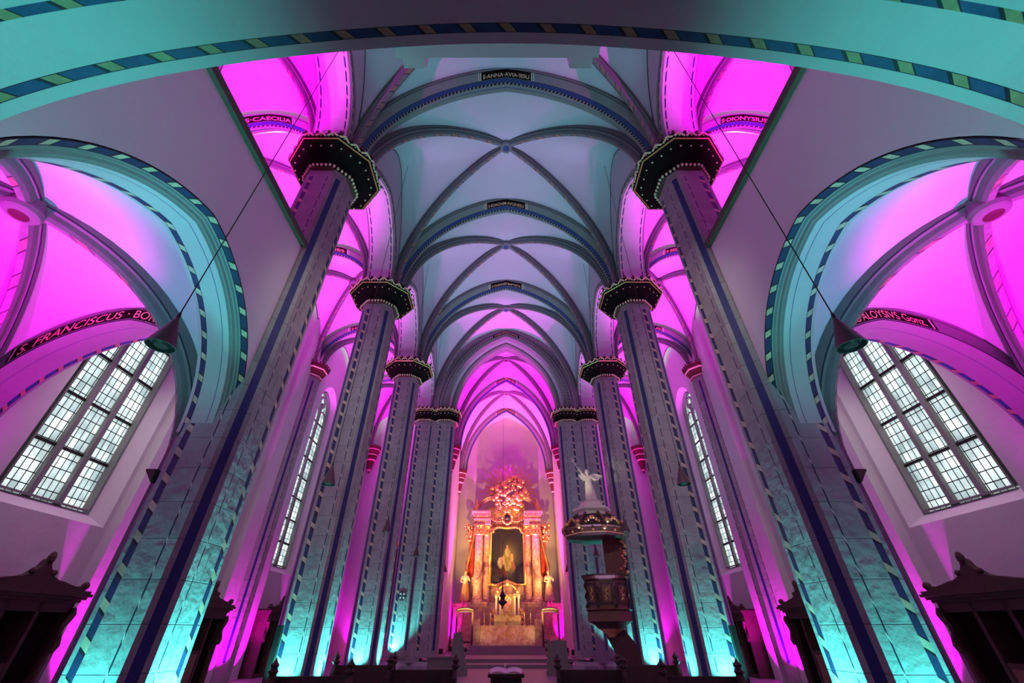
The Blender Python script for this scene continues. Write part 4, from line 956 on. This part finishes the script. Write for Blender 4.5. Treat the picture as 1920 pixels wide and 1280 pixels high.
for q in range(40): tb.ball((AXX + random.uniform(-.5, .5), ty + .02, random.uniform(2.0, 3.3)), random.uniform(.04, .09), 'gold', n=6)
tb.slab([(AXX - .28, 2.7), (AXX - .28, 3.5), (AXX - .15, 3.68), (AXX + .15, 3.68), (AXX + .28, 3.5), (AXX + .28, 2.7)], ty + .04, ty + .11, 'marble_red')
tb.tube([(AXX - .32, ty + .04, 2.65), (AXX - .32, ty + .04, 3.5), (AXX, ty + .04, 3.8), (AXX + .32, ty + .04, 3.5), (AXX + .32, ty + .04, 2.65)], .05, 'gold')
tb.ball((AXX, ty + .1, 4.65), .16, 'gold', sz=1.6); alt(tb, 'tabernacle', smooth=False)
for i, (e, xx) in enumerate(((-1, 1.25), (-1, 1.7), (1, 1.25), (1, 1.7))):
    c = MB(); c.lathe([(.12, 0, 'gold'), (.05, .06, 'gold'), (.035, .35, 'gold'), (.08, .42, 'gold'), (.03, .44, 'white_stone'), (.03, .75, 'white_stone'), (.001, .77, 'white_stone')], 10, (AXX + e * xx, 36.2, 1.9))
    tag(c.build('altar_candlestick', origin=(AXX + e * xx, 36.2, 1.9)), '%s gilded candlestick on the altar table, %s of the tabernacle' % (('inner' if xx < 1.5 else 'outer'), 'left' if e < 0 else 'right'), 'candlestick', 'candlesticks on the high altar')
figure('altar_statue', (AXX - 3.45, 38.45, 3.44), 2.3, 'skin_paint', 'gilded robed statue standing on the left end of the altar', pose=0, group='statues on the high altar', robe='gold')
figure('altar_statue', (AXX + 3.35, 38.45, 3.44), 2.3, 'skin_paint', 'rose and gold robed statue standing on the right end of the altar', pose=0, group='statues on the high altar', robe='marble_rose', turn=.3)

# sanctuary lamp on a long wire
root = thing('sanctuary_lamp', (-.22, 29.2, 3.0), 'dark ornate lamp on a long wire hanging before the tabernacle', 'lamp')
mb = MB(); mb.lathe([(.001, -.35), (.05, -.3), (.03, -.22), (.14, -.12), (.30, .02), (.14, .14), (.12, .25), (.2, .34), (.09, .5), (.04, .6), (.05, .7), (.01, 1.1)], 12, (-.22, 29.2, 3.0), 'iron'); mb.build('lamp_body', root)
mb = MB(); mb.lathe([(.008, 4.0), (.008, 20.8)], 4, (-.22, 29.2, 0), 'iron'); mb.build('wire', root)

# reliquary display frames in front of the altar ends
for s, side in ((-1, 'left'), (1, 'right')):
    x0 = AXX + s * 3.05
    root = thing('display_frame', (x0, 35.0, .32), 'tall dark glazed display frame standing %s of the altar table' % side, 'display case', 'display frames beside the altar table')
    mb = MB()
    for e in (-.62, .5): mb.box((x0 + e, 34.9, .32), (x0 + e + .12, 35.0, 2.75), 'wood_dark')
    mb.tube([(x0 + .62 * math.cos(t), 34.95, 2.75 + .16 * math.sin(t)) for t in [math.pi * i / 10 for i in range(11)]], .06, 'iron'); mb.box((x0 - .62, 34.88, 2.68), (x0 + .62, 35.02, 2.78), 'iron'); mb.box((x0 - .62, 34.88, .9), (x0 + .62, 35.02, 1.0), 'wood_dark')
    mb.build('frame', root)


# ------------------------------------------------------------------ side altars, column speakers, wall brackets
for s, side in ((-1, 'left'), (1, 'right')):
    root = thing('side_altar', (s * 8.4, 32.0, 0), 'gilded side altar at the far end of the %s aisle, half hidden by pillars' % side, 'altar', 'gilded side altars')
    mb = MB(); mb.box((s * 8.4 - 1.5, 31.3, 0), (s * 8.4 + 1.5, 32.4, 1.5), 'marble_red'); mb.build('mensa', root)
    mb = MB(); mb.slab([(s * 8.4 - 1.35, 1.5), (s * 8.4 - 1.35, 5.3), (s * 8.4 - .8, 6.2), (s * 8.4, 6.9), (s * 8.4 + .8, 6.2), (s * 8.4 + 1.35, 5.3), (s * 8.4 + 1.35, 1.5)], 32.0, 32.5, 'wood_brown'); mb.build('retable', root)
    for e in (-1, 1):
        mb = MB(); mb.lathe([(.16, 1.5), (.11, 1.7), (.10, 4.6), (.18, 4.9), (.18, 5.0)], 10, (s * 8.4 + e * 1.3, 31.8, 0), 'gold')
        for q in range(14): mb.ball((s * 8.4 + e * (1.38 + .1 * math.sin(q * 2.1)), 31.8, 1.8 + q * .27), .09, 'gold', n=6)
        mb.build('column', root)
    mb = MB()
    for q in range(24): mb.ball((s * 8.4 + 1.2 * math.cos(math.pi * q / 23), 31.9, 5.3 + 1.6 * math.sin(math.pi * q / 23)), .10 + .04 * (q % 2), 'gold', n=6)
    mb.tube([(s * 8.4, 31.9, 6.9), (s * 8.4, 31.9, 7.5)], .05, 'gold'); mb.tube([(s * 8.4 - .2, 31.9, 7.3), (s * 8.4 + .2, 31.9, 7.3)], .05, 'gold'); mb.build('crest', root)
    mb = MB(); mb.box((s * 5.98 - .07, 13.08, .35), (s * 5.98 + .07, 13.2, 1.72), 'iron')
    tag(mb.build('column_speaker', origin=(s * 5.98, 13.14, .35)), 'slim black column loudspeaker at the foot of the second %s pillar' % side, 'loudspeaker', 'column loudspeakers')
    mb = MB(); mb.slab([(s * 6.18, 3.70), (s * 6.30, 3.84), (s * 6.36, 3.90), (s * 6.36, 3.93), (s * 6.18, 3.93)], 7.14, 7.28, 'wood_dark')
    tag(mb.build('wall_bracket', origin=(s * 6.2, 7.2, 3.72)), 'small dark bracket high on the back of the nearest %s pillar' % side, 'bracket', 'small pillar brackets')

# ------------------------------------------------------------------ pulpit on the third right pillar
PXX, PY = 3.72, 18.6
root = thing('pulpit', (PXX, PY, 0), 'dark carved wooden pulpit basket and stem on the third right pillar', 'pulpit')
mb = MB(); ph = R(10)
mb.lathe([(.62, 1.75, 'wood_dark'), (.88, 1.9, 'wood_brown'), (.86, 2.3, 'wood_dark'), (.94, 2.35, 'wood_brown'), (.82, 2.42, 'wood_brown'), (.82, 3.55, 'wood_dark'), (.92, 3.6, 'wood_brown'), (.98, 3.72, 'wood_dark'), (.98, 3.8, 'wood_dark'), (.80, 3.8, 'wood_dark'), (.78, 2.5, 'wood_dark')], 8, (PXX, PY, 0), phase=ph); mb.build('basket', root)
P = [(PXX + .84 * math.cos(ph + R(45 * i)), PY + .84 * math.sin(ph + R(45 * i))) for i in range(9)]
for i in range(8):
    A = Vector(P[i]); B = Vector(P[i + 1]); m_ = (A + B) / 2; n_ = (m_ - Vector((PXX, PY))).normalized() * .03; d = (B - A).normalized()
    pn = MB()
    f = lambda u, z, o_: (m_.x + d.x * u + n_.x * o_, m_.y + d.y * u + n_.y * o_, z)
    for (u0, u1, z0, z1, o_, mt) in ((-.22, .22, 2.55, 3.45, 0.3, 'wood_dark'), (-.16, .16, 2.65, 3.35, .6, 'wood_brown'), (-.2, .2, 1.98, 2.24, 1.5, 'wood_brown')):
        pn.face((f(u0, z0, o_), f(u1, z0, o_), f(u1, z1, o_), f(u0, z1, o_)), mt)
    for q in range(12): pn.ball(f(random.uniform(-.07, .07), 2.75 + .045 * q, 1.0), random.uniform(.025, .045), 'gold', n=5)
    pn.build('carved_panel', root)
    c = MB(); c.tube([(P[i][0] + .035 * math.cos(z * 14), P[i][1] + .035 * math.sin(z * 14), z) for z in [2.45 + .05 * q for q in range(23)]], .05, 'wood_dark', 6); c.build('twisted_column', root, smooth=True)
mb = MB(); mb.lathe([(.62, 1.75, 'wood_dark'), (.5, 1.62, 'gold'), (.34, 1.5, 'gold'), (.2, 1.42, 'gold'), (.12, 1.3, 'gold')], 8, (PXX, PY, 0), phase=ph); mb.build('pendant', root); root.scale = (1, 1, .79); root.location = (PXX + .22, PY, .38)
mb = MB(); mb.box((PXX + .15, PY + .3, 3.7), (PXX + .95, PY + .42, 6.0), 'wood_brown')
for q in range(18): mb.ball((PXX + random.uniform(.75, 1.05), PY + .3, 3.9 + q * .12), random.uniform(.05, .1), 'gold', n=6)
mb.build('back_board', root)
mb = MB()                                                      # stair rising from behind to the basket
mb.slab([(PXX + .95, .9), (PXX + .45, 1.7), (PXX - .25, 1.72), (PXX - .15, 1.4), (PXX + .45, .0), (PXX + .55, -.67), (PXX + 1.0, -.67)], PY + .1, PY + .5, 'wood_dark'); mb.build('stair_stringer', root)
root = thing('pulpit_canopy', (PXX, PY, 5.9), 'dark carved sounding canopy with gilded crest above the pulpit', 'canopy')
mb = MB(); mb.lathe([(.2, 6.0, 'wood_dark'), (1.1, 5.98, 'wood_dark'), (1.22, 5.90, 'wood_dark'), (1.26, 5.98, 'gold'), (1.28, 6.02, 'wood_brown'), (1.28, 6.2, 'wood_brown'), (1.34, 6.25, 'wood_dark'), (1.25, 6.35, 'wood_dark'), (1.05, 6.55, 'wood_dark'), (.7, 6.80, 'wood_dark'), (.45, 6.9, 'wood_dark')], 8, (PXX, PY, 0), phase=ph); mb.build('tester', root)
mb = MB()
for q in range(8):
    a = ph + R(45 * q); x_, y_ = PXX + 1.28 * math.cos(a), PY + 1.28 * math.sin(a)
    for k in range(5): mb.ball((x_ + random.uniform(-.1, .1), y_ + random.uniform(-.1, .1), 6.2 + random.uniform(-.1, .22)), random.uniform(.06, .12), 'gold' if k % 3 else 'wood_brown', n=6)
    mb.tube([(PXX + (1.25 - .7 * t) * math.cos(a), PY + (1.25 - .7 * t) * math.sin(a), 6.3 + .62 * t ** .6) for t in [i / 6 for i in range(7)]], .05, 'wood_brown')
    b = a + R(22.5)
    for k in range(6): mb.ball((PXX + 1.2 * math.cos(b + R((k - 2.5) * 5)), PY + 1.2 * math.sin(b + R((k - 2.5) * 5)), 6.38 + .08 * (2.5 - abs(k - 2.5))), .07, 'gold', n=6)
    mb.ball((PXX + 1.19 * math.cos(b), PY + 1.19 * math.sin(b), 6.1), .05, 'gold', n=6)
mb.build('crest', root, smooth=True)
mb = MB(); mb.lathe([(.72, 6.78), (.72, 6.90), (.84, 7.0), (.84, 7.10), (.56, 7.14), (.48, 7.34), (.54, 7.38), (.3, 7.4)], 6, (PXX, PY, 0), 'white_stone', phase=R(0)); mb.build('plinth', root)
root.location.z = 4.7
ang = figure('angel_statue', (PXX - .02, PY, 6.19), 1.45, 'white_stone', 'white winged angel raising a cross staff on top of the pulpit canopy', pose=1, robe='white_stone', wings=True)
mb = MB(); mb.tube([(PXX - .02 - .36, PY - .05, 6.19 + 1.35), (PXX - .02 - .66, PY - .1, 6.19 + 1.95)], .022, 'white_stone'); mb.tube([(PXX - .72, PY - .09, 7.98), (PXX - .54, PY - .09, 8.07)], .022, 'white_stone'); mb.build('staff', ang)

# ------------------------------------------------------------------ sanctuary furniture
def jag(x0, x1, z0, z1, side, n=6):
    pts = [(x0, z0), (x0, z1)] if side > 0 else [(x1, z0), (x1, z1)]
    xe = x1 if side > 0 else x0; out = []
    for i in range(n * 2 + 1):
        out.append((xe - side * (.10 if i % 2 else 0), z1 + (z0 - z1) * i / (n * 2)))
    return pts + out
mb = MB(); mb.slab([(-2.48, .0), (-2.40, 1.52), (-2.05, 1.55)] + [(-2.02 + .025 * i + (.07 if i % 2 else 0), 1.35 - .13 * i) for i in range(10)] + [(-1.72, 0)], 22.8, 23.25, 'stele_stone')
tag(mb.build('stone_stele', origin=(-2.2, 23, 0)), 'tall grey stele with jagged right edge left of the altar steps', 'stele', 'jagged stone steles before the altar')
mb = MB(); mb.slab([(1.80, 0)] + [(1.78 + (.12 if i % 2 else 0), .12 + .15 * i) for i in range(8)] + [(1.72, 1.28), (1.98, 1.27), (2.08, 1.0), (2.15, 1.26), (2.72, 1.24), (2.78, 0)], 22.8, 23.25, 'stele_stone')
tag(mb.build('stone_stele', origin=(2.2, 23, 0)), 'tall grey stele with notched top and jagged left edge, right side', 'stele', 'jagged stone steles before the altar')
root = thing('ambo', (-2.3, 18.9, 0), 'plain dark rectangular lectern in front of the left stele', 'lectern')
mb = MB(); mb.box((-2.85, 18.6, 0), (-1.95, 19.1, .78), 'stele_stone'); mb.build('body', root)
mb = MB(); mb.box((-2.88, 18.55, .78), (-1.92, 19.15, .84), 'stele_stone'); mb.build('top', root)
root = thing('reading_table', (0, 11.8, 0), 'small dark table at the bottom centre with an open book', 'table')
mb = MB(); mb.box((-.40, 11.5, .76), (.40, 12.1, .82), 'wood_dark'); mb.build('table_top', root)
mb = MB(); mb.box((-.34, 11.56, 0), (.34, 12.04, .76), 'wood_dark'); mb.build('body', root)
root = thing('open_book', (0, 11.8, .82), 'open book lying on the small table at bottom centre', 'book')
for e in (-1, 1):
    mb = MB(); mb.grid([[(e * .36 * t, 11.62 + .3 * k, .825 + .07 * math.sin(math.pi * t) * .6 + .06 * k) for t in [i / 6 for i in range(7)]] for k in (0, 1)], 'paper')
    mb.grid([[(e * .36 * t, 11.62 + .3 * k, .822) for t in (0, 1)] for k in (0, 1)], 'paper'); mb.build('page', root)
mb = MB(); mb.lathe([(.05, 0, 'iron'), (.05, .03, 'iron'), (.025, .04, 'paper'), (.025, .15, 'paper'), (.001, .16, 'paper')], 12, (0, 0, 0)); o = mb.build('candle'); o.location = (-.03, 12.02, .82)
tag(o, 'short white candle standing behind the open book', 'candle')
# pews with carved finials
pw = thing('pew', (0, 0, 0), 'x', 'pew', 'dark wooden pews with carved ends')
for e in (-.78, .78):
    m_ = MB(); m_.slab([(-.22, 0), (.25, 0), (.25, .45), (.16, .62), (.14, .80), (.08, .88), (-.02, .90), (-.10, .85), (-.2, .7), (-.22, .5)], e - .035, e + .035, 'wood_dark', axis='x'); eo = m_.build('pew_end', pw)
    m_ = MB(); m_.lathe([(.05, .86), (.11, .92), (.05, .97), (.09, 1.03), (.04, 1.08), (.02, 1.12), (.001, 1.16)], 8, (e, 0, 0), 'wood_dark')
    for q in range(6): m_.ball((e, math.cos(q * 1.05) * .11, .93 + .03 * math.sin(q * 2)), .045, 'wood_dark', n=5)
    m_.build('finial', eo)
m_ = MB(); m_.box((-.78, -.22, .42), (.78, .2, .46), 'wood_dark'); m_.build('seat', pw)
m_ = MB(); m_.box((-.78, .14, .46), (.78, .18, .84), 'wood_dark'); m_.build('backrest', pw)
first = True
for j, (x, y) in enumerate(((-3.95, 10.6), (3.95, 10.6), (-3.8, 13.9), (3.8, 13.9), (-1.98, 10.3), (2.0, 10.3))):
    o = pw if first else copy_tree(pw); first = False; o.location = (x, y, 0 if j < 4 else -.22)
    if j >= 4: o.location = (x, y + 2.0, 0)
    o['label'] = ['dark pew with carved finials beside the base of the second left pillar', 'dark pew with carved finials beside the base of the second right pillar', 'dark pew farther forward on the left, finial before the cyan lit pillar', 'dark pew farther forward on the right below the pulpit', 'pew end with finial just left of the small reading table', 'pew end with finial just right of the small reading table'][j]
# small floor projectors seen at the foot of the chancel walls
fx = thing('floor_projector', (0, 0, 0), 'x', 'spotlight', 'small stage lights on the chancel floor')
m_ = MB(); m_.box((-.14, -.1, 0), (.14, .1, .03), 'iron'); m_.tube([(-.15, 0, .02), (-.15, 0, .22)], .015, 'iron', 4); m_.tube([(.15, 0, .02), (.15, 0, .22)], .015, 'iron', 4); m_.build('bracket', fx)
m_ = MB(); m_.lathe([(.08, .10), (.13, .14), (.13, .36), (.12, .37)], 12, (0, 0, 0), 'iron'); m_.build('lamp_housing', fx)
first = True
for (x, y, l) in ((-4.05, 31.6, 'small stage light at the foot of the left chancel wall, behind the ambo'), (3.95, 33.2, 'small stage light at the foot of the right chancel wall, the farther one'), (4.0, 30.2, 'small stage light at the foot of the right chancel wall, the nearer one'), (-3.9, 35.8, 'small stage light close to the left end of the altar')):
    o = fx if first else copy_tree(fx); first = False; o.location = (x, y, .32); o['label'] = l

for o in bpy.data.objects:
    if '_w' in o: del o['_w']
for mname, m in MATS.items(): m['kind'] = 'material'
